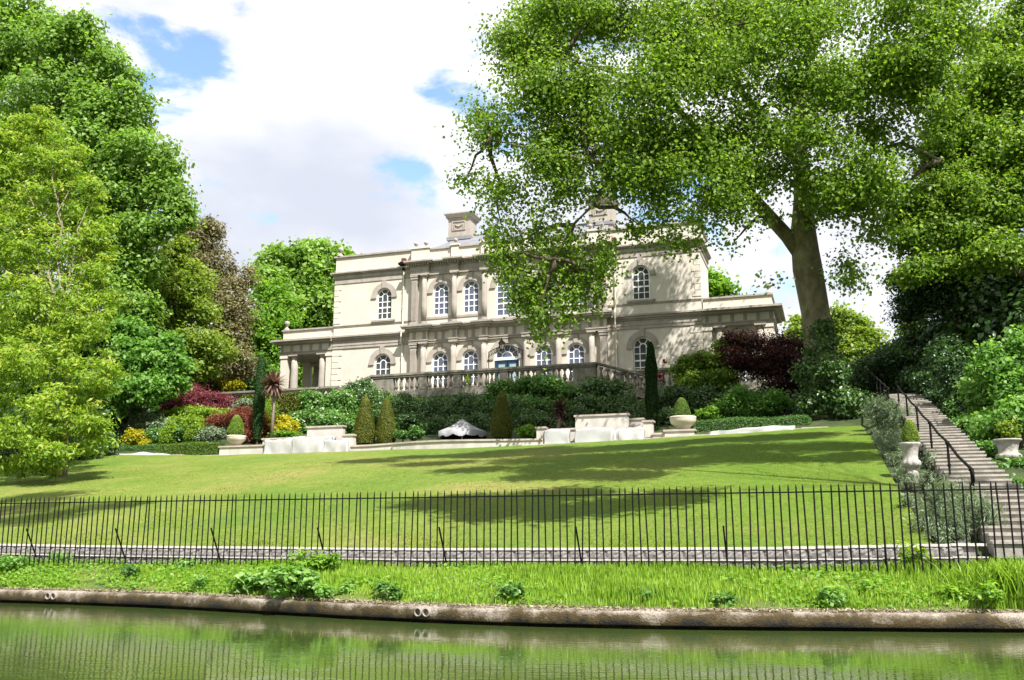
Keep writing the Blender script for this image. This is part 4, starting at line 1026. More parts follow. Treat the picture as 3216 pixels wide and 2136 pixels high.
topiary('egg_topiary', 'pale green egg topiary in the left stone bowl', 526, 561, 957, 1007, GV+.35, LM['lime'], egg, 5000, .05, GE, 6, pot=1)
topiary('egg_topiary', 'dark egg topiary in the right stone bowl', 1553, 1592, 917, 966, GV+.35, LM['box'], egg, 5000, .05, GE, 7, pot=1)
# conifer in pot on the terrace
crown_obj('foliage', crown([(CU-2.1, -2.2, 12.0, .22, .22, .55)], 900, .1, clus=.08, per=8), LM['lime'], pc)
# box hedges
def hedge(label, x0, x1, ytop, ybot, v, depth, lm, n, group='clipped box hedges along the lawn top', seed=1, size=.05, name='box_hedge'):
    rng = np.random.default_rng(seed); xm = (x0+x1)/2
    ua, za = at(x0, ybot, v); ub, zb2 = at(x1, ybot, v); _, zt = at(xm, ytop, v); _, zb = at(xm, ybot, v); zb = min(za, zb2, zb)
    t = thing(name, label, 'hedge', (ua+ub)/2, v, zb, group)
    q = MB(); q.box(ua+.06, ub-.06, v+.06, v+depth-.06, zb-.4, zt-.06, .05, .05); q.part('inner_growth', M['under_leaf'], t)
    H = zt-zb; Lh = ub-ua; f = rng.random(n)
    A1, A2, A3 = Lh*H, Lh*depth, 2*depth*H; S = A1+A2+A3; c = rng.random(n)*S
    P = np.zeros((n, 3)); O = np.zeros((n, 3)); r1, r2 = rng.random(n), rng.random(n)
    m1 = c < A1; m2 = (c >= A1) & (c < A1+A2); m3 = ~(m1 | m2)
    P[m1] = np.stack([ua+Lh*r1[m1], np.full(m1.sum(), v), zb+H*r2[m1]], 1); O[m1] = (0, -1, .25)
    P[m2] = np.stack([ua+Lh*r1[m2], v+depth*r2[m2], np.full(m2.sum(), zt)], 1); O[m2] = (0, 0, 1)
    sd = rng.random(m3.sum()) < .5
    P[m3] = np.stack([np.where(sd, ua, ub), v+depth*r1[m3], zb+H*r2[m3]], 1); O[m3] = np.stack([np.where(sd, -1, 1), np.zeros(m3.sum()), np.zeros(m3.sum())], 1)
    # rounded ends
    ex = np.maximum(0, np.maximum(ua+.3-P[:, 0], P[:, 0]-(ub-.3))); P[:, 2] -= ex**2*1.6*(P[:, 2]-zb)/max(H, .1)
    P += rng.normal(size=(n, 3))*.035; P[:, 2] += .04*np.sin(P[:, 0]*2.1)
    Nn = nz(O+rng.normal(size=(n, 3))*.6); Dr = nz(rng.normal(size=(n, 3))+np.array([0, 0, .6]))
    s = size*(.7+.6*rng.random(n))
    crown_obj('foliage', leaf_arrays(P, Nn, Dr, s, s*.7, np.clip(.45+.22*rng.normal(size=n), 0, 1)), lm, t)
    return t
hedge('clipped box hedge left of the bowl plinth', 362, 503, 1022, 1050, GV+.1, .8, LM['box'], 9000, seed=1)
hedge('darker low hedge at the left end of the lawn top', 275, 362, 1027, 1046, GV+.5, .7, LM['mid'], 5000, seed=2)
hedge('long dark clipped hedge behind the low white sheet', 1595, 1870, 964, 1003, GV+.5, .9, LM['mid'], 13000, seed=3)
hedge('rounded golden yew hedge below the loggia balustrade', 548, 710, 908, 975, GV+7, 1.6, LM['yew'], 12000, group=None, seed=4, size=.09, name='yew_hedge')

# cordylines -----------------------------------------------------------
def cordyline(label, xc, yc, v, Rpx, ybase, lm, n, seed, trunk=True):
    rng = np.random.default_rng(seed); u, z = at(xc, yc, v); R = Rpx*mpp(xc, yc, v); ub, zb = at(xc-4, ybase, v)
    t = thing('cordyline', label, 'plant', ub, v, zb)
    q = MB(); q.tube([(ub, v, zb-.3), ((u+ub)/2+.04, v, (z+zb)/2), (u, v, z)], [.11, .09, .09], 8); q.part('trunk', M['twig'], t, True)
    for i in range(n):
        d = nz(np.array([[rng.normal(), rng.normal(), rng.normal()*.8+.25]]))[0]; L = R*(.85+.35*rng.random()); w = .06
        sd = nz(np.cross(d, [0, 0, 1.])[None])[0]; c = np.array([u, v, z]); pts = []
        for s in (0.03, .35, .7, 1.):
            p = c+d*L*s; p[2] -= (.12 if d[2] > -.2 else .3)*L*s**2.2; pts.append((p, w*(1 if s < .7 else (.75 if s < 1 else .05))))
        V_ = []; 
        for p, ww in pts: V_ += [p-sd*ww, p+sd*ww]
        F_ = np.array([(2*k, 2*k+1, 2*k+3, 2*k+2) for k in range(3)])
        me = np_mesh('leaf', np.array(V_)-np.array(root_org(t)), F_, lm, np.full(3, min(1, max(0, .5+.3*rng.normal()))))
        link_mesh('leaf', me, t)
    return t
cordyline('bronze-red cordyline palm on a bare trunk beside the slim cypress', 631, 884, GV+1.4, 34, 1005, LM['cord'], 170, 1)
cordyline('dark red spiky cordyline behind the right white sheets', 1290, 946, GV+1.2, 36, 985, LM['corddark'], 70, 2)

# ================================================================== SHRUBS on the bank
shrub('ivy_hedge', 'dark ivy bank below the middle of the terrace', 'hedge', [B(x, y, v, rx, ry) for x, y, v, rx, ry in ((930, 950, -11, 60, 34), (1010, 945, -11, 60, 34), (1090, 945, -11, 60, 36), (1170, 950, -11, 55, 40), (960, 985, -13, 60, 26), (1040, 985, -13, 60, 24), (1110, 985, -13, 50, 24), (1220, 975, -12.5, 60, 30), (1280, 985, -13, 50, 24))], 40000, LM['dark'], clus=.26, per=22, size=.12, seed=21, tb=.1)
shrub('ivy_hedge', 'brighter ivy strip topping the dark bank below the balustrade', 'hedge', [B(x, y, v, rx, ry, .5) for x, y, v, rx, ry in ((905, 926, -8.5, 30, 14), (960, 930, -8.5, 45, 12), (1040, 928, -8.5, 50, 12), (1110, 930, -8.5, 40, 14))], 6000, LM['mid'], clus=.25, per=18, size=.17, seed=22, tb=.15)
shrub('magnolia_shrub', 'broad green shrub covering the right half of the terrace front', 'shrub', [B(x, y, v, rx, ry) for x, y, v, rx, ry in ((1180, 905, -8.5, 36, 26), (1225, 890, -8.5, 40, 24), (1270, 895, -8.5, 40, 24), (1305, 915, -8.5, 40, 26), (1200, 940, -9.5, 50, 26), (1270, 945, -9.5, 55, 26))], 22000, LM['mid'], size=.18, clus=.3, per=18, seed=23, tb=.15)
shrub('camellia_shrub', 'dark glossy shrub at the right terrace corner', 'shrub', [B(x, y, v, rx, ry) for x, y, v, rx, ry in ((1375, 905, -8.5, 40, 34), (1425, 915, -8.5, 36, 30), (1390, 950, -10, 55, 34), (1450, 950, -10, 40, 34), (1470, 965, -12, 36, 30), (1330, 965, -12, 40, 26))], 14000, LM['dark'], size=.15, clus=.3, per=18, seed=24, tb=.12)
fl = crown([B(735, 950, -10.1, 60, 40), B(790, 930, -10.1, 50, 36), B(700, 970, -11.1, 30, 26)], 260, .2, clus=.1, per=2, shell=.15, seed=None) if False else None
wb = [B(735, 945, -10, 45, 34), B(790, 935, -9.5, 45, 40), B(760, 975, -12, 50, 26), B(700, 970, -12, 32, 26), B(815, 985, -13.5, 26, 30)]
shrub('rhododendron', 'large green shrub with white blooms left of the yew cones', 'shrub', wb, 22000, LM['mid'], size=.15, clus=.28, per=18, seed=25, tb=.22, extra=(crown(wb, 150, .13, .9, clus=.1, per=3, shell=.12, rng=np.random.default_rng(5)), LM['petal'], 'blossom'))
shrub('laurel_shrub', 'dark shrub reaching up the left end of the terrace', 'shrub', [B(840, 905, -8, 34, 24), B(870, 930, -9, 34, 30), B(880, 960, -10.5, 30, 34)], 7000, LM['dark'], size=.14, clus=.28, seed=26, tb=.1)
for i, (x, y, rx, ry, lm, lab) in enumerate(((930, 1003, 18, 9, 'mid', 'low fern-like plant right of the twin yew cones'), (957, 1000, 14, 14, 'mid', 'small rounded bush beside the fern-like plant'), (1215, 998, 24, 13, 'fresh', 'bright low bush left of the right-hand pier'))):
    shrub('low_bush', lab, 'bush', [B(x, y, GV+.9, rx, ry)], 1800, LM[lm], size=.12, clus=.12, seed=40+i)
# left border
shrub('red_maple', 'spreading purple-red maple in front of the left balustrade', 'tree', [B(x, y, v, rx, ry) for x, y, v, rx, ry in ((440, 905, -9, 34, 22), (470, 920, -9.5, 45, 18), (420, 935, -10.5, 40, 16), (505, 930, -9.5, 40, 22), (500, 955, -10.5, 30, 16), (395, 945, -11, 22, 14))], 15000, LM['purple'], size=.14, aspect=.45, clus=.35, per=20, flat=.3, seed=31, droop=.5)
shrub('rust_maple', 'low rust-red weeping maple behind the left bowl', 'tree', [B(x, y, v, rx, ry) for x, y, v, rx, ry in ((520, 965, -13.2, 34, 16), (555, 960, -13.2, 26, 20), (590, 985, -14, 28, 28), (570, 1005, -14.6, 26, 18), (612, 995, -14.2, 18, 22), (490, 975, -13.5, 22, 14))], 11000, LM['rust'], size=.13, aspect=.4, clus=.3, per=18, flat=.35, seed=32, droop=.8)
shrub('dogwood', 'lime green layered shrub below the purple maple', 'shrub', [B(x, y, v, rx, ry) for x, y, v, rx, ry in ((430, 950, -12, 40, 14), (470, 955, -12, 40, 18), (420, 975, -13, 36, 14), (455, 985, -13.5, 36, 26), (515, 960, -12.5, 26, 12))], 10000, LM['lime'], size=.15, aspect=.6, clus=.26, flat=.4, seed=33)
shrub('grey_bush', 'grey green rounded bush at the left of the border', 'bush', [B(335, 985, -13.5, 46, 22), B(380, 990, -13.8, 40, 22), B(300, 995, -13.5, 26, 22)], 8000, LM['grey'], size=.12, clus=.22, seed=34, tb=-.15)
shrub('glossy_bush', 'dark glossy bush between the yellow bush and lime shrub', 'bush', [B(365, 1008, -15, 30, 18), B(395, 1003, -15, 20, 22)], 5000, LM['mid'], size=.13, clus=.2, seed=35)
shrub('yellow_bush', 'small golden yellow bush at the left end of the border', 'bush', [B(312, 1010, -15.6, 22, 16), B(330, 1022, -15.8, 12, 8)], 3000, LM['yellow'], size=.14, clus=.16, seed=36)
shrub('upright_bush', 'upright yellow-green bush above the box hedge, left one', 'bush', [B(392, 1000, -15.4, 14, 30)], 2600, LM['lime'], size=.11, clus=.14, seed=37, flat=1.2)
shrub('upright_bush', 'upright yellow-green bush nearest the left bowl plinth', 'bush', [B(448, 998, -15.4, 17, 32)], 2800, LM['lime'], size=.11, clus=.14, seed=38, flat=1.2)
shrub('variegated_bush', 'dull cream-flecked bush just left of the bowl plinth', 'bush', [B(490, 1003, -15.2, 28, 20), B(470, 1010, -15.2, 20, 14)], 4500, LM['grey'], size=.1, clus=.16, seed=39)
shrub('yellow_bush', 'bright yellow bush right of the cordyline trunk', 'bush', [B(655, 985, -14, 34, 16), B(640, 975, -13.8, 20, 12)], 5000, LM['yellow'], size=.15, clus=.18, seed=45)
shrub('low_bush', 'low green plants in front of the bright yellow bush', 'bush', [B(655, 1003, -15, 32, 9)], 2600, LM['fresh'], size=.12, clus=.12, seed=46)
shrub('reed_clump', 'thin yellow-green upright stems behind the cordyline trunk', 'plant', [B(622, 950, -11.5, 18, 22)], 1600, LM['lime'], size=.3, aspect=.12, clus=.2, seed=47, flat=1.5, droop=-2)
shrub('yellow_bush', 'yellow bush above the far end of the left balustrade', 'bush', [B(540, 888, -1.0, 26, 9), B(520, 880, -1, 16, 9)], 2600, LM['yellow'], size=.2, clus=.25, seed=48)
shrub('pale_bush', 'pale green bush between the purple maple and cypress', 'bush', [B(562, 935, -10.5, 16, 18)], 2200, LM['grey'], size=.13, clus=.18, seed=49)
# right border
shrub('dark_maple', 'deep purple maple beside the plane tree trunk', 'tree', [B(x, y, v, rx, ry) for x, y, v, rx, ry in ((1730, 790, -8, 50, 26), (1790, 800, -8, 50, 32), (1760, 840, -9, 60, 34), (1820, 850, -9.5, 40, 40), (1700, 830, -8.5, 36, 28), (1800, 895, -10, 50, 30))], 24000, LM['deep'], size=.15, aspect=.5, clus=.45, per=16, flat=.5, seed=51, droop=.4, tvar=.3, shell=.8)
shrub('mixed_shrub', 'olive green shrub beside the right end of the terrace', 'shrub', [B(x, y, v, rx, ry) for x, y, v, rx, ry in ((1590, 845, -8, 40, 24), (1640, 835, -8, 45, 28), (1680, 800, -7.5, 40, 18), (1600, 885, -9, 45, 26), (1660, 880, -9, 50, 30))], 14000, LM['olive'], size=.16, clus=.3, per=18, seed=52, tb=-.18)
shrub('dark_shrub', 'dark green undergrowth below the deep purple maple', 'shrub', [B(x, y, v, rx, ry) for x, y, v, rx, ry in ((1560, 925, -11, 45, 34), (1630, 935, -12, 45, 34), (1700, 930, -12, 55, 36), (1780, 940, -12.5, 55, 34), (1540, 970, -13.5, 36, 26))], 16000, LM['dark'], size=.15, clus=.3, per=18, seed=53)
shrub('fern_shrub', 'light feathery green shrub behind the long dark hedge', 'shrub', [B(1715, 935, -14, 40, 30), B(1755, 945, -14, 36, 26), B(1670, 945, -14, 36, 22), B(1790, 925, -14, 26, 24)], 9000, LM['bright'], size=.13, clus=.22, seed=54, tb=-.2)
shrub('fern_shrub', 'small pale leafy plant right beside the right bowl', 'shrub', [B(1628, 955, -15, 24, 12)], 1600, LM['fresh'], size=.13, clus=.15, seed=55)
# red blooms
rb = [B(x, y, -8.6, 5, 4, .2) for x, y in ((1532, 834), (1529, 875), (1612, 822), (1520, 868))]
crown_obj('blossom', crown(rb, 90, .16, clus=.08, per=6), leaf_mat('red_petals', [(.35, .02, .03), (.45, .03, .05), (.5, .04, .05), (.4, .05, .06)], tmul=(1, .5, .5)), [o for o in COL.objects if o.name == 'mixed_shrub'][0])

# ================================================================== PLANE TREE
px, pz = at(1898, 980, -14.2); PV = -14.2
plane = thing('plane_tree', 'huge plane tree whose leafy crown hangs over the house', 'tree', px, PV, gz(px, PV)-.2)
def pp(x, y, v): u, z = at(x, y, v); return (u, v, z)
q = MB(); s0 = mpp(1880, 800, PV)
tr = [pp(1912, 990, PV), pp(1900, 900, PV), pp(1890, 800, PV), pp(1880, 720, PV), pp(1862, 620, PV), pp(1852, 540, PV-.1), pp(1852, 460, PV-.3), pp(1848, 390, PV-.6), pp(1838, 300, PV-1), pp(1850, 180, PV-1), pp(1880, 40, PV-1.2)]
q.tube(tr, [48*s0, 38*s0, 34*s0, 32*s0, 34*s0, 30*s0, 22*s0, 19*s0, 15*s0, 11*s0, 6*s0], 16); q.part('trunk', M['bark_plane'], plane, True)
rngp = np.random.default_rng(77)
limbs = [[(1855, 600, PV), (1815, 545, PV-.3), (1770, 495, PV-.8), (1725, 445, PV-1.5), (1690, 410, PV-2.3), (1600, 380, PV-3.5), (1480, 390, PV-5)],
 [(1690, 410, PV-2.3), (1640, 330, PV-3), (1560, 250, PV-4), (1450, 180, PV-5), (1300, 130, PV-6)],
 [(1480, 390, PV-5), (1400, 420, PV-5.2), (1370, 470, PV-5.2), (1320, 520, PV-5.4), (1280, 600, PV-5.6)],
 [(1480, 390, PV-5), (1360, 370, PV-5.5), (1250, 350, PV-6), (1130, 320, PV-6)],
 [(1848, 390, PV-.6), (1780, 300, PV-2), (1700, 200, PV-3), (1650, 80, PV-4), (1640, -80, PV-5)],
 [(1838, 300, PV-1), (1900, 220, PV-1.5), (1990, 140, PV-2), (2080, 110, PV-2.5), (2180, 95, PV-3), (2280, 60, PV-3.5)],
 [(1850, 460, PV-.3), (1930, 400, PV-1), (2010, 350, PV-1.5), (2080, 330, PV-2), (2170, 370, PV-2.5)],
 [(1880, 40, PV-1.2), (1900, -100, PV-2), (1960, -250, PV-2.5)], [(1880, 40, PV-1.2), (1800, -80, PV-3), (1700, -220, PV-4)],
 [(1650, 80, PV-4), (1500, -20, PV-5), (1380, -80, PV-5)]]
rr = [[19, 17, 16, 14, 11, 9, 7], [10, 8, 7, 5, 2], [6, 6, 5, 4, 2], [6, 5, 3, 1.5], [11, 9, 7, 5, 3], [10, 9, 8, 7, 6, 3], [9, 7, 6, 5, 3], [6, 4, 2], [6, 4, 2], [5, 4, 2]]
for L_, r_ in zip(limbs, rr):
    q = MB(); q.tube([pp(*p) for p in L_], [a*s0 for a in r_], 9); q.part('branch', M['bark_plane'], plane, True)
PB = []; PXY = []
for x, y, dv, rx, ry in ((1250, 60, -5, 110, 80), (1400, 30, -5, 110, 90), (1550, 60, -5, 110, 90), (1700, 40, -5, 110, 90), (1230, 190, -5.5, 110, 80), (1370, 180, -6, 110, 90), (1520, 190, -6, 120, 90),
    (1680, 180, -5, 120, 90), (1150, 310, -6, 80, 60), (1270, 330, -6, 110, 80), (1420, 320, -6.5, 110, 80), (1560, 310, -6, 100, 80), (1690, 300, -5, 100, 80), (1190, 430, -6, 80, 50), (1310, 460, -6, 90, 60),
    (1430, 430, -6, 80, 50), (1540, 440, -6, 80, 60), (1640, 440, -5, 70, 50), (1220, 540, -6, 90, 60), (1320, 570, -6, 80, 60), (1190, 620, -6, 55, 50), (1270, 660, -6, 70, 60), (1350, 640, -6, 55, 50), (1240, 725, -6, 36, 45), (1250, 765, -6, 16, 24),
    (1400, 580, -6, 50, 36), (1380, 690, -6, 14, 30), (1480, 520, -5.5, 55, 36), (1560, 540, -5.5, 60, 30), (1640, 520, -5, 50, 26), (1700, 470, -4, 45, 40), (1100, 280, -6, 50, 26), (1090, 420, -6, 42, 22), (1160, 520, -6, 40, 26), (1180, 100, -5, 60, 50),
    (1810, 60, -4, 110, 90), (1930, 50, -4, 110, 90), (2060, 50, -4, 110, 90), (1800, 190, -5, 110, 80), (1920, 200, -4, 110, 80), (2040, 190, -4, 110, 80), (1790, 310, -5, 90, 70), (1900, 320, -4, 100, 70), (2010, 310, -4, 100, 70),
    (1790, 420, -4, 80, 50), (1930, 420, -3, 70, 60), (2020, 430, -3, 80, 60), (1960, 510, -3, 55, 45), (2030, 530, -3, 60, 50), (1760, 500, -3, 30, 26), (1870, 500, -3.5, 20, 26), (1960, 600, -3, 36, 40), (1940, 650, -2.5, 26, 36), (1900, 450, -4, 60, 40), (1785, 620, -3, 20, 14), (1690, 560, -4, 30, 16),
    (1500, -90, -4, 160, 80), (1750, -90, -3, 180, 90), (2000, -90, -3, 180, 90), (2200, -60, -4, 140, 100), (1600, -240, -2, 200, 100), (1900, -260, -2, 220, 110), (2200, 60, -5, 110, 90), (2170, 200, -5, 100, 90)):
    PB.append(B(x+rngp.normal()*14, y+rngp.normal()*16, PV+dv*.8+rngp.normal()*.8, rx*.95, ry*.92)); PXY.append((x, y))
for x, y, v, rx, ry in ((1620, 330, -6.5, 60, 60), (1680, 150, -7, 70, 70), (1720, 380, -6.5, 50, 50), (1750, 40, -8.5, 80, 70), (1850, 200, -8, 70, 60), (1600, 500, -4.5, 30, 24),       # house side of the crown, hidden foliage added to dapple the right wing
    (1480, -150, -31, 110, 60), (1650, -110, -31, 120, 60), (1820, -130, -31, 110, 60)):   # canal side, foliage added above the view to shade the lawn
    PB.append(B(x, y, v, rx, ry, 1.6)); PXY.append((x, y))
for k in range(70):
    x = 1190+960*rngp.random(); y = -10+470*rngp.random()
    if x < 1300 and y > 380: continue
    PB.append(B(x, y, PV-3.5-2.5*rngp.random(), 52, 44)); PXY.append((x, y))
for x, y, rx, ry in ((1160, 600, 40, 40), (1190, 680, 36, 44), (1235, 700, 40, 44), (1290, 720, 34, 34), (1330, 690, 40, 36), (1255, 640, 60, 50), (1385, 640, 30, 40), (1400, 600, 44, 40), (1140, 560, 36, 30), (1245, 775, 14, 22)):
    PB.append(B(x, y, PV-5, rx, ry)); PXY.append((x, y))
up_ = [b for b, (bx, by) in zip(PB, PXY) if not (bx < 1430 and by > 500)]
dn_ = [b for b, (bx, by) in zip(PB, PXY) if bx < 1430 and by > 500]
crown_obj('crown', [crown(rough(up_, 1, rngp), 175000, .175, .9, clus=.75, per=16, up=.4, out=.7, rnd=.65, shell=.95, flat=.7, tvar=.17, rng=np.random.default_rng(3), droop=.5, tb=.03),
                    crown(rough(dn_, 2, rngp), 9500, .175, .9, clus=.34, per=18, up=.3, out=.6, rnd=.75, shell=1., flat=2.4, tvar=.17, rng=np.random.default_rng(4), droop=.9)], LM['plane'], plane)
# unseen tree added to shade the lawn, its crown out over the water
def over(u, v, h, ru, rv, rz=None): return (u+.5366*h, v-.529*h, float(lawn_z(u, v))+h, ru, rv, rz or .6*rv)
OB = [over(*a) for a in ((24.2, -36.2, 13, 1.5, 1.2), (26.2, -37.3, 13, 1.7, 1.4), (28.2, -38, 13, 1.5, 1.2), (29.6, -36.8, 13.5, 1.2, 1.1), (27.2, -35.2, 13.5, 1.4, 1.0), (30.8, -35.6, 14, 1.0, .7),
     (23.5, -25.5, 18, 2.0, 1.5), (25.5, -28.2, 17, 2.0, 1.5), (27.5, -25.5, 18, 2.2, 1.8), (29.3, -28.6, 17, 2.0, 1.5), (31, -24.5, 18, 2.2, 2.0), (32.3, -28.2, 17, 1.7, 1.4), (34.2, -25.5, 17.5, 1.8, 1.7), (35.2, -29.2, 17, 1.2, 1.2), (27, -21.5, 18.5, 2.2, 1.5), (30, -20.5, 18.5, 2.2, 1.5), (33, -21, 18.5, 2, 1.5), (23.8, -22, 19, 1.9, 1.5), (26, -31, 15.5, 1.6, 1.2), (28.5, -31.5, 15, 1.3, 1.0), (20.5, -22.5, 20, 2.0, 1.2), (17.5, -22, 20, 1.8, .8), (15, -23.5, 20, 1.7, .6), (19, -25.5, 20, 1.5, .8), (21.8, -20, 20, 1.6, 1.2), (22, -28.5, 17.5, 1.2, .9))]
tree('unseen_canal_tree', 'unseen tall tree added over the canal to shade the middle lawn', 'tree', 46, -43.5, OB, 110000, LM['plane'], M['bark_plane'], .16, .6, lf=.2, seed=83, size=.2, aspect=.9, clus=.6, per=14, shell=.9)
OB2 = [over(*a) for a in ((8.8, -36.2, 20, 1.8, 1.6), (11, -38.2, 19, 1.6, 1.4), (7, -33.5, 20, 1.8, 1.6), (12.3, -36, 19, 1.4, .9), (9, -39.5, 19, 1.6, 1.4))]
tree('unseen_bank_tree', 'unseen tall tree added left of the railings to shade the lawn corner', 'tree', 9.5, -45.2, OB2, 11000, LM['robinia'], M['twig'], .2, .6, lf=.15, seed=84, size=.2, aspect=.6, clus=.45, per=18, shell=.85)  # out of view, added for its shade on the left of the lawn
lp = [Vector(pp(*p)) for L_ in limbs for p in L_]                 # boughs out from the main limbs into the crown
for b in [PB[i] for i in rngp.choice(len(PB), 60, replace=False)]:
    c = Vector(b[:3]); a = min(lp, key=lambda p: (p-c).length)
    if (a-c).length > 9: continue
    q = MB(); q.tube(limb_pts(a, c, rngp, 5), [.13, .11, .09, .07, .045, .02], 6); q.part('branch', M['bark'], plane, True)
# ivy round the foot of the trunk
shrub('ivy', 'dense glossy ivy wrapped round the foot of the plane trunk', 'ivy', [B(x, y, PV-.3, rx, ry, 1.3) for x, y, rx, ry in ((1895, 800, 36, 50), (1900, 870, 50, 50), (1920, 930, 62, 44), (1960, 950, 46, 36), (1870, 940, 40, 40), (1885, 760, 22, 26))], 15000, LM['dark'], size=.17, clus=.25, per=16, seed=61, tb=.15, stems=True, u=px, v=PV)

# ================================================================== OTHER TREES
tree('maple_tree', 'tall dense green maple filling the upper left corner', 'tree', -13, -12, [B(x, y, v, rx, ry) for x, y, v, rx, ry in ((60, 110, -11, 90, 80), (180, 120, -11, 80, 70), (250, 160, -11, 55, 60), (-60, 150, -11, 100, 110), (110, 230, -12, 120, 80), (240, 270, -12, 80, 70), (310, 260, -11, 50, 60), (180, 350, -12.5, 120, 80), (310, 360, -12, 80, 70), (380, 380, -11.5, 40, 40), (60, 380, -12, 120, 100), (280, 450, -12, 100, 60), (390, 440, -11.5, 50, 40), (400, 500, -11.5, 40, 30), (200, 480, -12, 120, 80), (300, 540, -12, 70, 50), (250, 620, -12, 70, 60), (300, 700, -12, 55, 60), (40, 20, -11, 60, 50), (420, 470, -11.5, 24, 22), (190, 700, -12, 90, 90), (330, 620, -11.5, 40, 50))], 110000, LM['maple'], M['bark'], .55, .35, seed=71, size=.27, aspect=.85, clus=.6, per=24, shell=.6, up=.5, out=.7, rnd=.5, droop=.3)
tree('robinia_tree', 'feathery yellow-green tree overhanging the left end of the lawn', 'tree', 1.5, -27, [B(x, y, v-6, rx, ry) for x, y, v, rx, ry in ((40, 420, -20, 70, 110), (110, 360, -20, 60, 60), (150, 480, -20, 90, 70), (60, 560, -21, 100, 80), (180, 580, -20.5, 70, 60), (220, 640, -20.5, 45, 50), (70, 700, -22, 110, 90), (180, 760, -22, 70, 90), (60, 850, -23, 110, 90), (190, 880, -23, 60, 70), (120, 960, -24, 100, 70), (40, 1010, -24, 90, 60), (210, 970, -23, 45, 40), (120, 1040, -24.5, 60, 34), (-60, 600, -21, 90, 180), (-60, 880, -23, 100, 160), (90, 290, -20, 50, 40), (20, 330, -20, 60, 60), (150, 400, -20, 60, 50), (205, 520, -20, 50, 46), (215, 440, -20, 30, 30), (-20, 440, -20, 60, 80), (40, 1075, -24, 70, 26), (120, 1070, -23.5, 40, 22), (180, 1045, -23, 40, 24), (220, 1005, -23, 34, 26), (235, 900, -22, 34, 40), (225, 560, -20, 40, 40), (240, 700, -21, 34, 40))], 70000, LM['robinia'], M['twig'], .16, .35, seed=72, size=.22, aspect=.42, clus=.36, per=26, shell=.8, flat=.35, droop=.5, up=.6)
tree('maple_tree', 'low bright green maple hanging over the left border', 'tree', None, None, [B(x, y, v, rx, ry) for x, y, v, rx, ry in ((300, 830, -14, 60, 44), (360, 840, -13.5, 55, 44), (400, 850, -13, 34, 40), (290, 890, -14.5, 50, 40), (340, 900, -14.5, 50, 34), (270, 930, -15, 30, 26), (380, 800, -13, 40, 26), (300, 770, -13.5, 50, 34), (415, 890, -13, 18, 22))], 20000, LM['bright'], M['bark'], .16, .5, seed=73, size=.26, aspect=.8, clus=.4, per=16, shell=.6, droop=.6)
tree('olive_green_tree', 'olive green tree in front of the brown-leaved oak', 'tree', None, None, [B(x, y, v, rx, ry) for x, y, v, rx, ry in ((390, 600, -6, 50, 50), (440, 650, -6, 50, 50), (400, 700, -6.5, 55, 55), (460, 720, -6, 45, 45), (420, 790, -7, 60, 45), (480, 800, -6.5, 50, 40), (360, 660, -6, 30, 40), (440, 850, -7, 60, 30), (370, 760, -7, 40, 50))], 26000, LM['olive'], M['bark'], .25, .4, seed=74, size=.26, aspect=.7, clus=.5, per=18, shell=.65, tb=.1)
tree('brown_oak', 'brown and bronze leaved evergreen oak behind the red maple', 'tree', None, None, [B(x, y, v, rx, ry) for x, y, v, rx, ry in ((465, 560, 1, 40, 50), (440, 540, 1, 30, 36), (500, 620, 1, 45, 50), (520, 690, 0, 50, 50), (550, 730, 0, 34, 60), (520, 770, -.5, 50, 50), (545, 830, -1, 40, 50), (480, 860, -1, 50, 36), (480, 520, 1, 18, 20), (570, 640, 1, 16, 24))], 28000, LM['brown'], M['bark'], .3, .4, seed=75, size=.24, aspect=.6, clus=.5, per=18, shell=.65)
tree('lime_tree', 'light green tree just left of the loggia', 'tree', None, None, [B(x, y, v, rx, ry) for x, y, v, rx, ry in ((610, 680, 9, 36, 50), (640, 720, 9, 40, 40), (660, 750, 9, 30, 26), (600, 760, 8, 45, 50), (620, 820, 8, 45, 40), (580, 850, 7, 40, 40), (620, 880, 7, 40, 30), (720, 850, 12, 60, 50), (680, 820, 10, 40, 40), (700, 880, 10, 50, 30))], 20000, LM['fresh'], M['bark'], .25, .4, seed=76, size=.32, aspect=.7, clus=.6, per=16, shell=.7)
tree('broadleaf_tree', 'deep green tree rising behind the left wing of the house', 'tree', None, None, [B(x, y, v, rx, ry) for x, y, v, rx, ry in ((640, 610, 20, 45, 40), (700, 600, 20, 50, 45), (740, 585, 20, 40, 32), (780, 600, 20, 36, 32), (660, 660, 19, 60, 50), (730, 660, 19, 55, 60), (700, 720, 18, 60, 50), (750, 710, 18, 40, 50), (790, 650, 20, 40, 60), (620, 640, 20, 25, 30))], 26000, LM['maple'], M['bark'], .4, .4, seed=77, size=.42, aspect=.85, clus=.75, per=18, shell=.6, tb=.08)
tree('broadleaf_tree', 'green tree top showing behind the right corner of the house', 'tree', None, None, [B(1640, 660, 28, 40, 30), B(1610, 680, 28, 40, 40), B(1680, 690, 28, 20, 12)], 7000, LM['fresh'], M['bark'], .4, .4, seed=78, size=.4, clus=.7, per=16)
tree('pale_green_tree', 'pale rounded tree in the gap right of the plane trunk', 'tree', None, None, [B(x, y, v, rx, ry) for x, y, v, rx, ry in ((1960, 760, 14, 36, 30), (1990, 790, 14, 40, 40), (1950, 820, 13, 50, 40), (2010, 830, 13, 40, 36), (1860, 760, 14, 36, 26), (1930, 730, 14, 20, 20))], 14000, LM['olive'], M['bark'], .3, .4, seed=79, size=.3, clus=.6, per=18, tb=0)
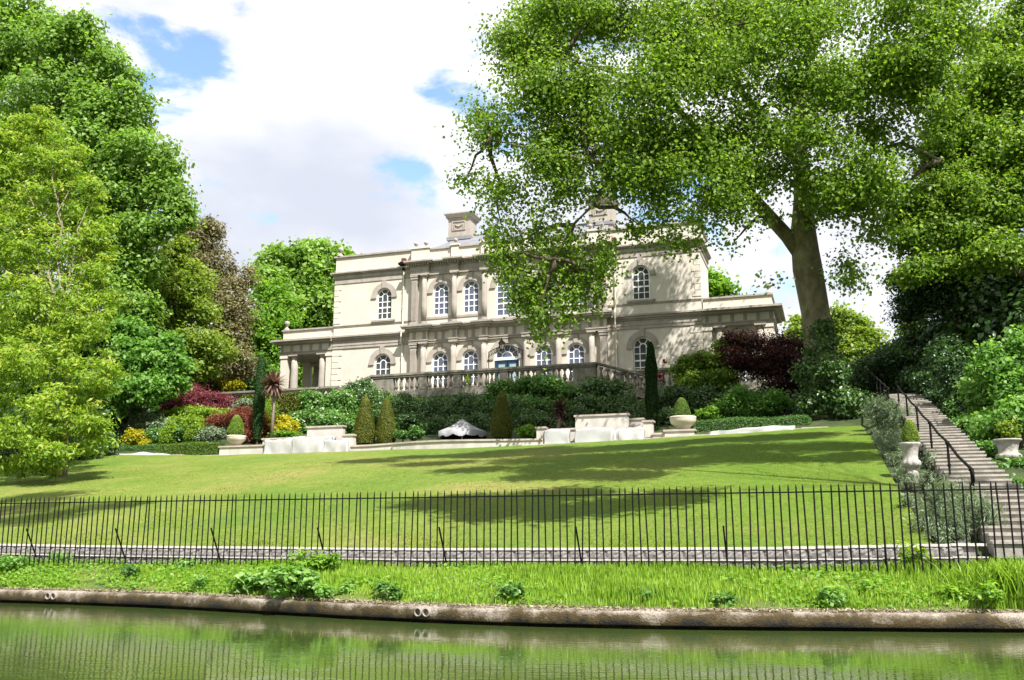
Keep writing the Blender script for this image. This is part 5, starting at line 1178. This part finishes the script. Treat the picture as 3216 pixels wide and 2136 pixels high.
tree('golden_bush_tree', 'small golden bushy tree at the top of the garden steps', 'tree', None, None, [B(2115, 770, -2, 36, 30), B(2150, 790, -2, 30, 30), B(2100, 800, -2, 26, 20)], 6000, LM['robinia'], M['bark'], .15, .5, seed=80, size=.2, clus=.35, per=14, tb=-.1)
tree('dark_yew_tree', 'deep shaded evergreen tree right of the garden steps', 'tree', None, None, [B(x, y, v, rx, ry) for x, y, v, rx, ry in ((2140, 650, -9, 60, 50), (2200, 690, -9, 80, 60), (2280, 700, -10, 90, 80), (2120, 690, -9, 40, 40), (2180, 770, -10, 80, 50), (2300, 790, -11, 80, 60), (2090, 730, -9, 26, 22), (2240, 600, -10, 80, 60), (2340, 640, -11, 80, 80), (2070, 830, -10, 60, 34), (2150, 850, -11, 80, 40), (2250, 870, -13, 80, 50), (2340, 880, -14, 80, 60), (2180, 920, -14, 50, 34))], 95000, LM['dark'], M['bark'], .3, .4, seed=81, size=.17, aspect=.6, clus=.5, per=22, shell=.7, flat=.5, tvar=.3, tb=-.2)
BB = []
for x, y, rx, ry in ((2140, 470, 70, 60), (2110, 560, 50, 50), (2130, 620, 50, 30), (2220, 430, 80, 70), (2300, 480, 80, 80), (2210, 530, 70, 50), (2300, 580, 80, 50), (2250, 330, 80, 70), (2330, 360, 80, 90), (2330, 230, 80, 90), (2260, 180, 70, 70), (2340, 100, 90, 90), (2430, 420, 80, 120), (2090, 640, 26, 16), (2160, 380, 60, 60), (2180, 290, 60, 60), (2090, 500, 40, 40)):
    BB.append(B(x, y, -17.5+.011*(600-y)+.006*(2361-x), rx, ry))
tree('beech_tree', 'sunlit green tree spreading over the right edge of the garden', 'tree', 46.5, -14, BB, 72000, LM['plane'], M['bark'], .45, .4, seed=82, size=.19, aspect=.8, clus=.5, per=22, shell=.75, up=.4, out=.7, tb=.05)

# shrubs by the steps
shrub('hydrangea_shrub', 'tall leafy bright shrub at the right edge above the urn', 'shrub', [B(x, y, v, rx, ry) for x, y, v, rx, ry in ((2310, 840, -27, 50, 40), (2340, 900, -27.5, 50, 50), (2270, 920, -26, 40, 40), (2300, 980, -28, 60, 30), (2345, 800, -27, 26, 34), (2350, 960, -29, 40, 40))], 13000, LM['bright'], size=.15, clus=.28, per=14, seed=91, tb=0, shell=.7)
shrub('border_shrub', 'green shrubs spilling onto the right side of the steps', 'shrub', [B(x, y, v, rx, ry) for x, y, v, rx, ry in ((2225, 990, -24, 30, 26), (2255, 1030, -28, 34, 26), (2290, 1060, -30, 36, 26), (2330, 1085, -32, 36, 24), (2205, 950, -21, 24, 24), (2345, 1140, -36, 20, 40))], 11000, LM['mid'], size=.12, clus=.22, per=14, seed=92, tb=.1)
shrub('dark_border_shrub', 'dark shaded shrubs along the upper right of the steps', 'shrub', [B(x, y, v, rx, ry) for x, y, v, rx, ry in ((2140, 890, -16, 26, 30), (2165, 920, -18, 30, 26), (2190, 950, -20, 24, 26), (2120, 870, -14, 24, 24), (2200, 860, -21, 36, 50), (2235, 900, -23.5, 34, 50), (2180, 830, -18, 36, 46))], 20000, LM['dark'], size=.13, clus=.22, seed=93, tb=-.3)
shrub('lavender', 'dark grey-green lavender bush above the tall urn', 'shrub', [B(2045, 960, -22, 34, 30), B(2080, 975, -23, 30, 30), B(2020, 945, -20, 20, 18)], 9000, LM['grey'], size=.16, aspect=.14, clus=.2, seed=94, flat=1.3, droop=-1.5, tb=-.2)
shrub('lavender', 'pale silvery lavender bush left of the tall urn', 'shrub', [B(2055, 1015, -27, 28, 26), B(2060, 1040, -29, 28, 26), B(2075, 1065, -31, 18, 16)], 7000, LM['grey'], size=.14, aspect=.14, clus=.16, seed=95, flat=1.3, droop=-1.5, tb=.1)
shrub('lavender', 'large loose lavender clump behind the railings below the steps', 'shrub', [B(2190, 1170, -39, 40, 50), B(2240, 1190, -40, 46, 44), B(2190, 1220, -41, 40, 30), B(2280, 1205, -41, 26, 30)], 11000, LM['grey'], size=.15, aspect=.09, clus=.15, seed=96, flat=1.5, droop=-2, tb=.05)

shrub('dark_border_shrub', 'dark shrubs closing the view at the head of the steps', 'shrub', [B(x, y, v, rx, ry) for x, y, v, rx, ry in ((2010, 860, -8, 40, 40), (2050, 850, -7, 40, 36), (2090, 860, -7, 40, 40), (1980, 890, -10, 30, 40), (2070, 810, -6, 40, 26), (2130, 830, -7, 40, 36), (1850, 850, -7, 40, 40))], 16000, LM['dark'], size=.18, clus=.3, per=18, seed=98)
shrub('ground_cover', 'low green plants between the lawn edge and the foot of the steps', 'plant', [B(2150, 1130, -36.5, 18, 20), B(2135, 1100, -35, 16, 14), B(2160, 1190, -39, 14, 30), B(2090, 1070, -32, 14, 18), B(2140, 1060, -33.5, 12, 18)]+[(36.55+.15*math.sin(v_*3), v_, float(lawn_z(36.3, v_))+.12, .2, .35, .2) for v_ in (-41.5, -40.6, -38, -35.4, -33, -30.5, -26, -23)], 5000, LM['grey'], size=.09, aspect=.3, clus=.12, per=12, seed=99)
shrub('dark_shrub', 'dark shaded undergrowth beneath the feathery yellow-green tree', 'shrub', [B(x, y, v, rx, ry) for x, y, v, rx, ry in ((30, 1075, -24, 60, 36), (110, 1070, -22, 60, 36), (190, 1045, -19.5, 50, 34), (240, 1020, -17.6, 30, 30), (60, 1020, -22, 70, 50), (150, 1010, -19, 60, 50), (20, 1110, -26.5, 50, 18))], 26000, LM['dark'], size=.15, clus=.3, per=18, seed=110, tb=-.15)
wl = [(b[0], b[1], b[2], b[3], 1.5, b[5]) for b in (B(20, 520, -13, 90, 110), B(30, 680, -13, 90, 110), B(60, 800, -13.5, 100, 110), B(40, 900, -14, 90, 80), B(150, 800, -13, 80, 110), B(170, 920, -14, 90, 60), B(210, 850, -13, 60, 90), B(230, 960, -15, 50, 40), B(130, 1000, -16, 90, 40))]+[(u, v, gz(u, v)+z, 3.5, 3.5, 3.2) for u, v, z in ((-12, -6, 1.5), (-17, -9, 1.5), (-14, 0, 3), (-19, -3, 3), (-24, -8, 2), (-13, 6, 3), (-20, 5, 4), (-27, 0, 4), (-16, 12, 4), (-10, 14, 3), (-24, 12, 5), (-32, 6, 5), (-30, -10, 3), (-12, -13, .5), (-17, -16, 0))]
shrub('woodland', 'dense dark woodland filling the left behind the maples', 'woods', wl, 52000, LM['dark'], size=.38, clus=.8, per=18, seed=100, stems=False)['kind'] = 'stuff'
wr = [(u, v, gz(u, v)+z, 3.5, 3.5, 3.2) for u, v, z in ((46, -6, 2), (50, -2, 2), (54, -8, 3), (48, 4, 2), (42, 8, 1), (55, 2, 4), (60, -4, 5), (44, -14, 2), (49, -18, 3), (45, -24, 2), (48, -30, 2), (52, -12, 4))]
shrub('woodland', 'dark shady woodland closing the right side beyond the steps', 'woods', wr, 26000, LM['dark'], size=.32, clus=.8, per=18, seed=101, stems=False)['kind'] = 'stuff'

# ================================================================== STEPS
st = thing('garden_steps', 'long flight of pale stone steps climbing the right of the lawn', 'steps', 38.0, -42.4, 1.1)
nst = 46
for i in range(nst):
    v0 = -42.6+i*.6; z1 = 1.20+(i+1)*.1447; wv = .03*math.sin(i*1.7)
    a = 37.5+wv-.0*i; b = 38.87+.03*math.sin(i*2.3)+.05*max(0, 10-i)
    q = MB(); q.box(a, b, v0+.04, v0+.75, z1-.30, z1-.05); q.box(a-.02, b+.02, v0, v0+.66, z1-.049, z1); q.part('step', M['step'], st)
rl = thing('handrail', 'black iron handrail down the left side of the lower steps', 'handrail', 37.6, -38.5, 2.2, 'black iron handrails on the steps')
def iron_rail(t, v0, v1, u0, u1, scroll):
    n = 5; pts = []
    for i in range(n*4+1):
        f = i/(n*4); v = v0+(v1-v0)*f; pts.append((u0+(u1-u0)*f, v, stair_z(v)+.88-.06*math.sin(f*n*math.pi)**2))
    q = MB(); q.tube(pts, .034, 8); q.part('rail', M['iron'], t, True)
    for i in range(n+1):
        f = i/n; v = v0+(v1-v0)*f; u = u0+(u1-u0)*f; z = stair_z(v)
        q = MB(); q.lathe((u, v, z-.05), [(.06, 0), (.06, .04), (.03, .08), (.03, .3), (.05, .34), (.03, .38), (.036, .6), (.03, .62), (.03, .86), (.06, .9), (.04, .95)], 8); q.part('post', M['iron'], t, True)
    if scroll:
        u, v, z = pts[0]; q = MB(); q.tube([(u+.02*k/6, v-.14*math.sin(k*.55)*(1-k*.03)-.02, z-.16+.16*math.cos(k*.55)*(1-k*.04)) for k in range(12)], .03, 6); q.part('scroll', M['iron'], t, True)
iron_rail(rl, -39.6, -20.0, 37.62, 37.6, True)
rl2 = thing('handrail', 'upper black iron handrail beside the ivy-covered trunk', 'handrail', 36.9, -17, 7, 'black iron handrails on the steps')
iron_rail(rl2, -20.5, -11.5, 37.2, 36.9, False)
# urns
def urn(label, x0, x1, ytop, ybot, v):
    xm = (x0+x1)/2; u, zb = at(xm, ybot, v); _, zt = at(xm, ytop, v); H = zt-zb; R = (x1-x0)/2*mpp(xm, ytop, v)
    t = thing('stone_urn', label, 'urn', u, v, zb, 'stone urns beside the steps')
    q = MB(); q.box(u-R*.6, u+R*.6, v-R*.6, v+R*.6, zb-.3, zb+H*.08); q.lathe((u, v, zb+H*.08), [(R*.58, 0), (R*.55, H*.03), (R*.42, H*.08), (R*.44, H*.13)], 20); q.part('foot', M['urn'], t)
    q = MB(); n = 40; prof = [(R*.40, .20), (R*.62, .23), (R*.84, .29), (R*.90, .37), (R*.82, .44), (R*.70, .49), (R*.69, .6), (R*.76, .75), (R*.84, .86), (R*.98, .92), (R*1.04, .955), (R*1.03, 1.), (R*.9, 1.), (R*.84, .95), (.02, .93)]
    rows = []
    for r, h in prof:
        for k in range(n):
            a = 2*math.pi*k/n; g = 1+(.07*math.cos(10*a) if .26 < h < .46 else 0)+(.025*math.sin(6*a)*math.cos(h*30) if .5 <= h <= .8 else 0)+(.02*math.cos(20*a) if h in (.955,) else 0)
            rows.append((u+r*g*math.cos(a), v+r*g*math.sin(a), zb+h*H))
    q.add(rows, [(j*n+k, j*n+(k+1) % n, (j+1)*n+(k+1) % n, (j+1)*n+k) for j in range(len(prof)-1) for k in range(n)]); q.part('bowl', M['urn'], t, True)
    return t
urn('white stone urn standing left of the steps', 2080, 2126, 1021, 1096, -34)
urn('stone urn half hidden in shrubs at the right edge', 2298, 2358, 1013, 1075, -31)
topiary('cone_topiary', 'yellow-green clipped cone growing in the white urn', 2082, 2119, 968, 1024, -34, LM['olive'], egg, 6000, .045, None, 8, pot=1)
shrub('urn_plant', 'sparse plant growing in the right-edge urn', 'plant', [B(2325, 990, -31, 18, 22)], 900, LM['olive'], size=.09, clus=.12, seed=97, z=at(2325, 1013, -31)[1]-.06)

# ================================================================== FENCE, BLOCK WALL
fen = thing('railings', 'black iron estate railings along the canal verge', 'fence', 26, -43.7, .82)
q = MB(); q.lathe((0, 0, 0), [(.015, 0), (.015, 1.46), (.013, 1.5), (.002, 1.555)], 6); pick = q.mesh('picket', M['iron'])
u = 11.6
while u < 41.5:
    o = inst('picket', pick, fen, u, -43.7, .82); o.rotation_euler = (random.gauss(0, .009), random.gauss(0, .011), 0); u += .1455
for z0, z1 in ((2.212, 2.238),):
    q = MB(); q.box(11.5, 41.6, -43.708, -43.692, z0, z1); q.part('rail', M['iron'], fen)
for x, y in ((65, 1200), (270, 1200), (490, 1200), (735, 1200), (1015, 1200), (1330, 1200), (1670, 1200), (2040, 1200)):
    uu, _ = at(x-3, y, -43.7)
    q = MB(); q.tube([(uu, -43.69, 1.62), (uu, -43.2, .78)], .018, 6); q.part('stay', M['iron'], fen)
bw = thing('block_wall', 'low grey split-face block wall holding the foot of the lawn', 'wall', 25, -42.5, .75)
bm = []
for k in range(4):
    rng = np.random.default_rng(k); nx, nz_ = 7, 4; P = np.zeros((nz_+1, nx+1, 3))
    for j in range(nz_+1):
        for i in range(nx+1):
            e = (i in (0, nx)) or (j in (0, nz_))
            P[j, i] = (i/nx*.39-.195, (.0 if e else -.035*rng.random()-.01), .003+j/nz_*.192)
    q = MB(); q.add(P.reshape(-1, 3), [(j*(nx+1)+i, j*(nx+1)+i+1, (j+1)*(nx+1)+i+1, (j+1)*(nx+1)+i) for j in range(nz_) for i in range(nx)])
    q.box(-.195, .195, .0005, .25, .003, .195); bm.append(q.mesh('block', M['block']))
def wall_dz(u): return interp(u, [11, 17, 26, 33, 37.2], [.06, .0, -.04, .0, .09])
for row, (dv, dz) in enumerate(((0, .78), (.1, .98))):
    u = 11.2+.2*row; k = 0
    while u < 37.1:
        inst('block', bm[random.randrange(4)], bw, u, -42.52+dv+random.uniform(-.006, .006), dz+wall_dz(u)); u += .397; k += 1
    for r in range(9):
        inst('block', bm[random.randrange(4)], bw, 37.25-dv*.3, -42.3+dv+r*.397, dz+wall_dz(37)+.03*r, math.pi/2)
for u in np.arange(11, 37.1, .6):                       # flat cap pieces, pale to paint in the sunlit course tops
    q = MB(); d = wall_dz(u); q.box(u+.004, u+.596, -42.575, -42.44, .962+d, .986+d); q.part('sunlit_cap', M['cap'], bw)
    q = MB(); d = wall_dz(u); q.box(u+.004, u+.596, -42.455, -42.16, 1.174+d, 1.222+d); q.part('sunlit_cap', M['cap'], bw)

# ================================================================== CANAL EDGE DETAILS
def edge_at_px(x, y, z):
    r = pix_ray(x, y); t = (z-CAMH)/r.z; return r.x*t
for x, y, lab in ((115, 1370, 'pair of clay drain pipes at the left end of the canal wall'), (981, 1406, 'pair of clay drain pipes in the middle of the canal wall')):
    wx = edge_at_px(x, y+30, 0) if x > 500 else edge_at_px(x, y+22, 0)
    i = int(np.argmin(abs(ed[:, 0]-wx))); c = ed[i]; n_ = nr[i]; t_ = tg[i]; zc = .175
    t = bpy.data.objects.new('drain_pipes', None); COL.objects.link(t); t.location = (c[0], c[1], zc); t.rotation_euler = (0, 0, math.atan2(t_[1], t_[0])); tag(t, lab, 'drain')
    for s in (-1, 1):
        q = MB(); n = 18; prof = [(.055, .04), (.055, -.05), (.072, -.05), (.072, .1)]
        V_ = []; 
        for r, y_ in prof: V_ += [(s*.08+r*math.cos(2*math.pi*k/n), y_, r*math.sin(2*math.pi*k/n)) for k in range(n)]
        q.add(V_, [(j*n+k, j*n+(k+1) % n, (j+1)*n+(k+1) % n, (j+1)*n+k) for j in range(3) for k in range(n)])
        p_ = link_mesh('pipe', q.mesh('pipe', M['terracotta'], smooth=True), t)
        q = MB(); q.add([(s*.08+.056*math.cos(2*math.pi*k/n), .02, .056*math.sin(2*math.pi*k/n)) for k in range(n)], [tuple(range(n))]); link_mesh('bore', q.mesh('bore', M['black']), p_)  # black disc stands for the unlit inside of the pipe
# verge grass
rng = np.random.default_rng(9)
n = 90000
xx = rng.uniform(-15, 12, n); sv = rng.random(n)**.9*1.02+.02
pts = np.array([verge_point(x, s) for x, s in zip(xx, sv)])
dens = np.sin(xx*.9)*.5+np.sin(xx*2.3+pts[:, 1]*1.7)*.35+np.sin(pts[:, 1]*3.1+xx*.4)*.3
left = np.clip((-xx-4)/5, 0, 1)                       # shorter, clover-like growth at the far left
H = (.08+.12*rng.random(n)+.08*np.clip(dens, -1, 1))*(1-.55*left)*(.55+.45*np.clip(sv*4, 0, 1))*(1+.6*np.clip((xx-6.5)/2, 0, 1))
a = rng.random(n)*6.28; lean = .35*rng.random(n)
d1 = np.stack([np.cos(a), np.sin(a)], 1)
wd = .008+.006*rng.random(n)
side = np.stack([-d1[:, 1], d1[:, 0]], 1)
base = pts.copy(); base[:, 2] -= .02
m_ = base.copy(); m_[:, :2] += d1*(H*lean*.35)[:, None]; m_[:, 2] += H*.6
tp = base.copy(); tp[:, :2] += d1*(H*lean)[:, None]; tp[:, 2] += H
def sh(p, k): r = p.copy(); r[:, :2] += side*(wd*k)[:, None]; return r
V = np.stack([sh(base, -1), sh(base, 1), sh(m_, .8), sh(m_, -.8), tp], 1).reshape(-1, 3); k = np.arange(n)*5
F1 = np.stack([np.stack([k, k+1, k+2], 1), np.stack([k, k+2, k+3], 1), np.stack([k+3, k+2, k+4], 1)], 1).reshape(-1, 3)
ti = np.clip(.42+.22*rng.normal(size=n)-.16*dens, 0, 1)
tag(link_mesh('grass', np_mesh('grass', V, F1, LM['grass'], np.repeat(ti, 3))), 'long fresh grass on the canal verge', 'grass', kind='stuff')
# weeds on the verge
def weed(x, y, wpx, hpx, n, lm, label, size=.09, seed=1, name='weed', group='leafy weeds on the canal verge', aspect=.75, hang=0):
    rng = np.random.default_rng(seed)
    r = pix_ray(x, y+hpx*.5)
    best = None                                       # where the view meets the verge
    for s in np.linspace(0, 1, 60):
        t = 10.
        X = 0
        for _ in range(12):
            X = r.x*t; p = verge_point(X, s); t = p[1]/r.y
        z = CAMH+r.z*t; e = abs(z-p[2])
        if best is None or e < best[0]: best = (e, p)
    p = best[1]; sc = p[1]/2202
    W_, H_ = wpx*sc*.5, hpx*sc
    uu, vv = UV(p[0], p[1]); t = thing(name, label, 'weed', uu, vv, p[2], group)
    bl = []
    k = max(2, int(wpx/28))
    for i in range(k): bl.append((uu+(i+.5-k/2)*2*W_/k+rng.normal()*.05, vv+rng.normal()*.15-hang*.15, p[2]+H_*(.45+.2*rng.random())-hang*.06, W_/k*1.25, .2+W_*.2, H_*.45))
    q = MB()
    for b in bl: q.tube(limb_pts((uu, vv, p[2]-.03), b[:3], rng, 3), [.012, .01, .008, .005], 5)
    q.part('stem', M['twig'], t); crown_obj('foliage', crown(bl, n, size, aspect, clus=.1, per=7, up=.9, out=.4, rnd=.35, flat=.7, shell=.9, rng=rng, droop=.3, tb=.1), lm, t)
    return t
weed(590, 1345, 120, 50, 700, LM['bright'], 'broad leafy weed left of the one hanging over the canal wall', .14, 1)
weed(690, 1352, 100, 80, 800, LM['bright'], 'tall leafy weed hanging over the canal wall', .14, 2, hang=1)
weed(735, 1300, 110, 50, 600, LM['fresh'], 'leafy weed against the railings above the hanging one', .1, 3)
weed(900, 1362, 60, 30, 320, LM['mid'], 'small dark weed just left of the middle drain pipes', .09, 4)
weed(775, 1362, 50, 26, 300, LM['bright'], 'low weed between the hanging weed and the middle drain', .09, 5)
weed(415, 1305, 50, 28, 300, LM['bright'], 'small weed near the railings, in the left half', .08, 6)
weed(305, 1318, 50, 22, 240, LM['mid'], 'low dark weed left of the other verge weeds', .08, 7)
weed(1200, 1360, 50, 32, 320, LM['mid'], 'dark weed in the middle of the long grass', .08, 8)
weed(1668, 1385, 34, 28, 220, LM['mid'], 'little weed at the wall edge, right of centre', .07, 9)
weed(1925, 1375, 40, 40, 320, LM['bright'], 'round bright weed at the wall edge near white daisies', .08, 10)
weed(2110, 1262, 60, 60, 300, LM['lime'], 'spindly pale weed standing up against the block wall', .1, 11)
weed(2240, 1372, 110, 50, 800, LM['fresh'], 'wide pale-leaved weed left of the tall grass clump', .08, 12)
weed(110, 1288, 90, 24, 420, LM['bright'], 'leafy weed at the railings near the left edge', .07, 13)
weed(30, 1300, 80, 34, 420, LM['bright'], 'nettle-like weed at the very left edge', .08, 14)
weed(650, 1320, 70, 40, 420, LM['fresh'], 'leafy weed behind the gap between the two largest weeds', .11, 15)
weed(830, 1345, 70, 24, 300, LM['fresh'], 'pale straggling weed right of the hanging weed', .09, 16)
weed(470, 1340, 60, 20, 240, LM['bright'], 'flat pale weed in the short growth left of the largest weeds', .08, 17)
weed(2020, 1350, 60, 26, 260, LM['fresh'], 'pale tuft of weeds right of the round bright weed', .07, 18)
weed(1480, 1372, 44, 22, 220, LM['mid'], 'small dark weed at the wall edge between two larger weeds', .07, 19)
# tall grass clump at the right
def tall_grass(cx, cy, rx, n, hmax, label, seed):
    rng = np.random.default_rng(seed); uu, vv = UV(cx, cy); z = .6
    t = thing('tall_grass', label, 'grass clump', uu, vv, z)
    b = np.stack([uu+rng.normal(size=n)*rx, vv+rng.normal(size=n)*.35, np.full(n, z-.1)], 1); a = rng.random(n)*6.28; H = hmax*(.45+.55*rng.random(n)); ln = .2+.55*rng.random(n)
    d = np.stack([np.cos(a), np.sin(a)], 1); s = np.stack([-d[:, 1], d[:, 0]], 1); w = .012
    rows = []
    for f, ww in ((0, 1), (.4, 1), (.75, .8), (1, .1)):
        c = b.copy(); c[:, :2] += d*(H*ln*f**1.8)[:, None]; c[:, 2] += H*(f-.25*ln*f**3)
        for sg in (-1, 1): r = c.copy(); r[:, :2] += s*w*ww*sg; rows.append(r)
    V = np.stack(rows, 1).reshape(-1, 3); k = np.arange(n)*8
    Fq = np.concatenate([np.stack([k+2*j, k+2*j+1, k+2*j+3, k+2*j+2], 1) for j in range(3)]).reshape(3, n, 4).transpose(1, 0, 2).reshape(-1, 4)
    o = link_mesh('blades', np_mesh('blades', V-np.array((uu, vv, z)), Fq, LM['grass'], np.repeat(np.clip(.35+.2*rng.normal(size=n), 0, 1), 3)), t)
    o['kind'] = 'stuff'
tall_grass(8.35, 15.95, .38, 1300, .7, 'tall rank grass clump in the bottom right by the canal', 1)
tall_grass(8.5, 16.9, .4, 700, .6, 'tall grass against the railings at the right, below the steps', 2)
n = 90000; vv = -42.25+19*rng.random(n)**1.9; uu = rng.uniform(-4, 36.3, n); k = (uu > 14-(vv+42.3)*.75); uu, vv = uu[k], vv[k]; n = len(uu)
b0 = np.stack([OX+uu*UX+vv*VX, OY+uu*UY+vv*VY, lawn_z(uu, vv)-.01], 1); a = rng.random(n)*6.28; h = .018+.025*rng.random(n); d1 = np.stack([np.cos(a), np.sin(a)], 1)
V = np.stack([b0, b0, b0], 1); V[:, 0, :2] -= d1*.012; V[:, 1, :2] += d1*.012; V[:, 2, :2] += np.stack([-d1[:, 1], d1[:, 0]], 1)*(h*1.1)[:, None]; V[:, 2, 2] += h
LM['turf'] = leaf_mat('turf_blades', [(.11, .185, .020), (.165, .24, .03), (.24, .275, .055), (.34, .33, .12)], trans=.45, spec=.1, rough=.8)
tag(link_mesh('lawn_grass', np_mesh('lawn_grass', V.reshape(-1, 3), np.arange(3*n).reshape(-1, 3), LM['turf'], np.clip(.42+.25*rng.normal(size=n), 0, 1))), 'short mown grass blades on the lower lawn', 'grass', kind='stuff')
# broad-leaved ground plants, dry litter, daisies
n = 15000; xx = rng.uniform(-15, 11, n); sv = rng.random(n); keep = (np.sin(xx*1.1+2)+np.sin(xx*2.9+sv*5)*.8+np.clip((-xx-4)/4, 0, 1)*1.5+rng.normal(size=n)*.6) > .55
xx, sv = xx[keep], sv[keep]; n = len(xx); pts = np.array([verge_point(x, s_) for x, s_ in zip(xx, sv)]); pts[:, 2] += .03+.10*rng.random(n)
Nn = nz(rng.normal(size=(n, 3))*.4+np.array([0, -.25, 1.])); L_ = .05+.06*rng.random(n)
V, Fc, T = leaf_arrays(pts, Nn, rng.normal(size=(n, 3)), L_, L_*.75, np.clip(.5+.22*rng.normal(size=n), 0, 1))
tag(link_mesh('ground_plants', np_mesh('ground_plants', V, Fc, LM['fresh'], T)), 'broad-leaved weeds spread through the verge grass', 'weeds', kind='stuff')
n = 7000; xx = rng.uniform(-15, 11, n); sv = -.07+.10*rng.random(n)**1.5; pts = np.array([verge_point(x, s_) for x, s_ in zip(xx, sv)]); pts[:, 2] = .292+.03*rng.random(n)
Nn = nz(rng.normal(size=(n, 3))*.5+np.array([0, 0, 1.])); L_ = .03+.05*rng.random(n)
V, Fc, T = leaf_arrays(pts, Nn, rng.normal(size=(n, 3)), L_, L_*.4, rng.random(n))
LM['straw'] = leaf_mat('dry_straw', [(.12, .09, .05), (.24, .19, .12), (.36, .31, .22), (.30, .27, .14)], trans=.1, tmul=(1, 1, 1))
tag(link_mesh('litter', np_mesh('litter', V, Fc, LM['straw'], T)), 'dry grass and leaf litter along the top of the canal wall', 'litter', kind='stuff')
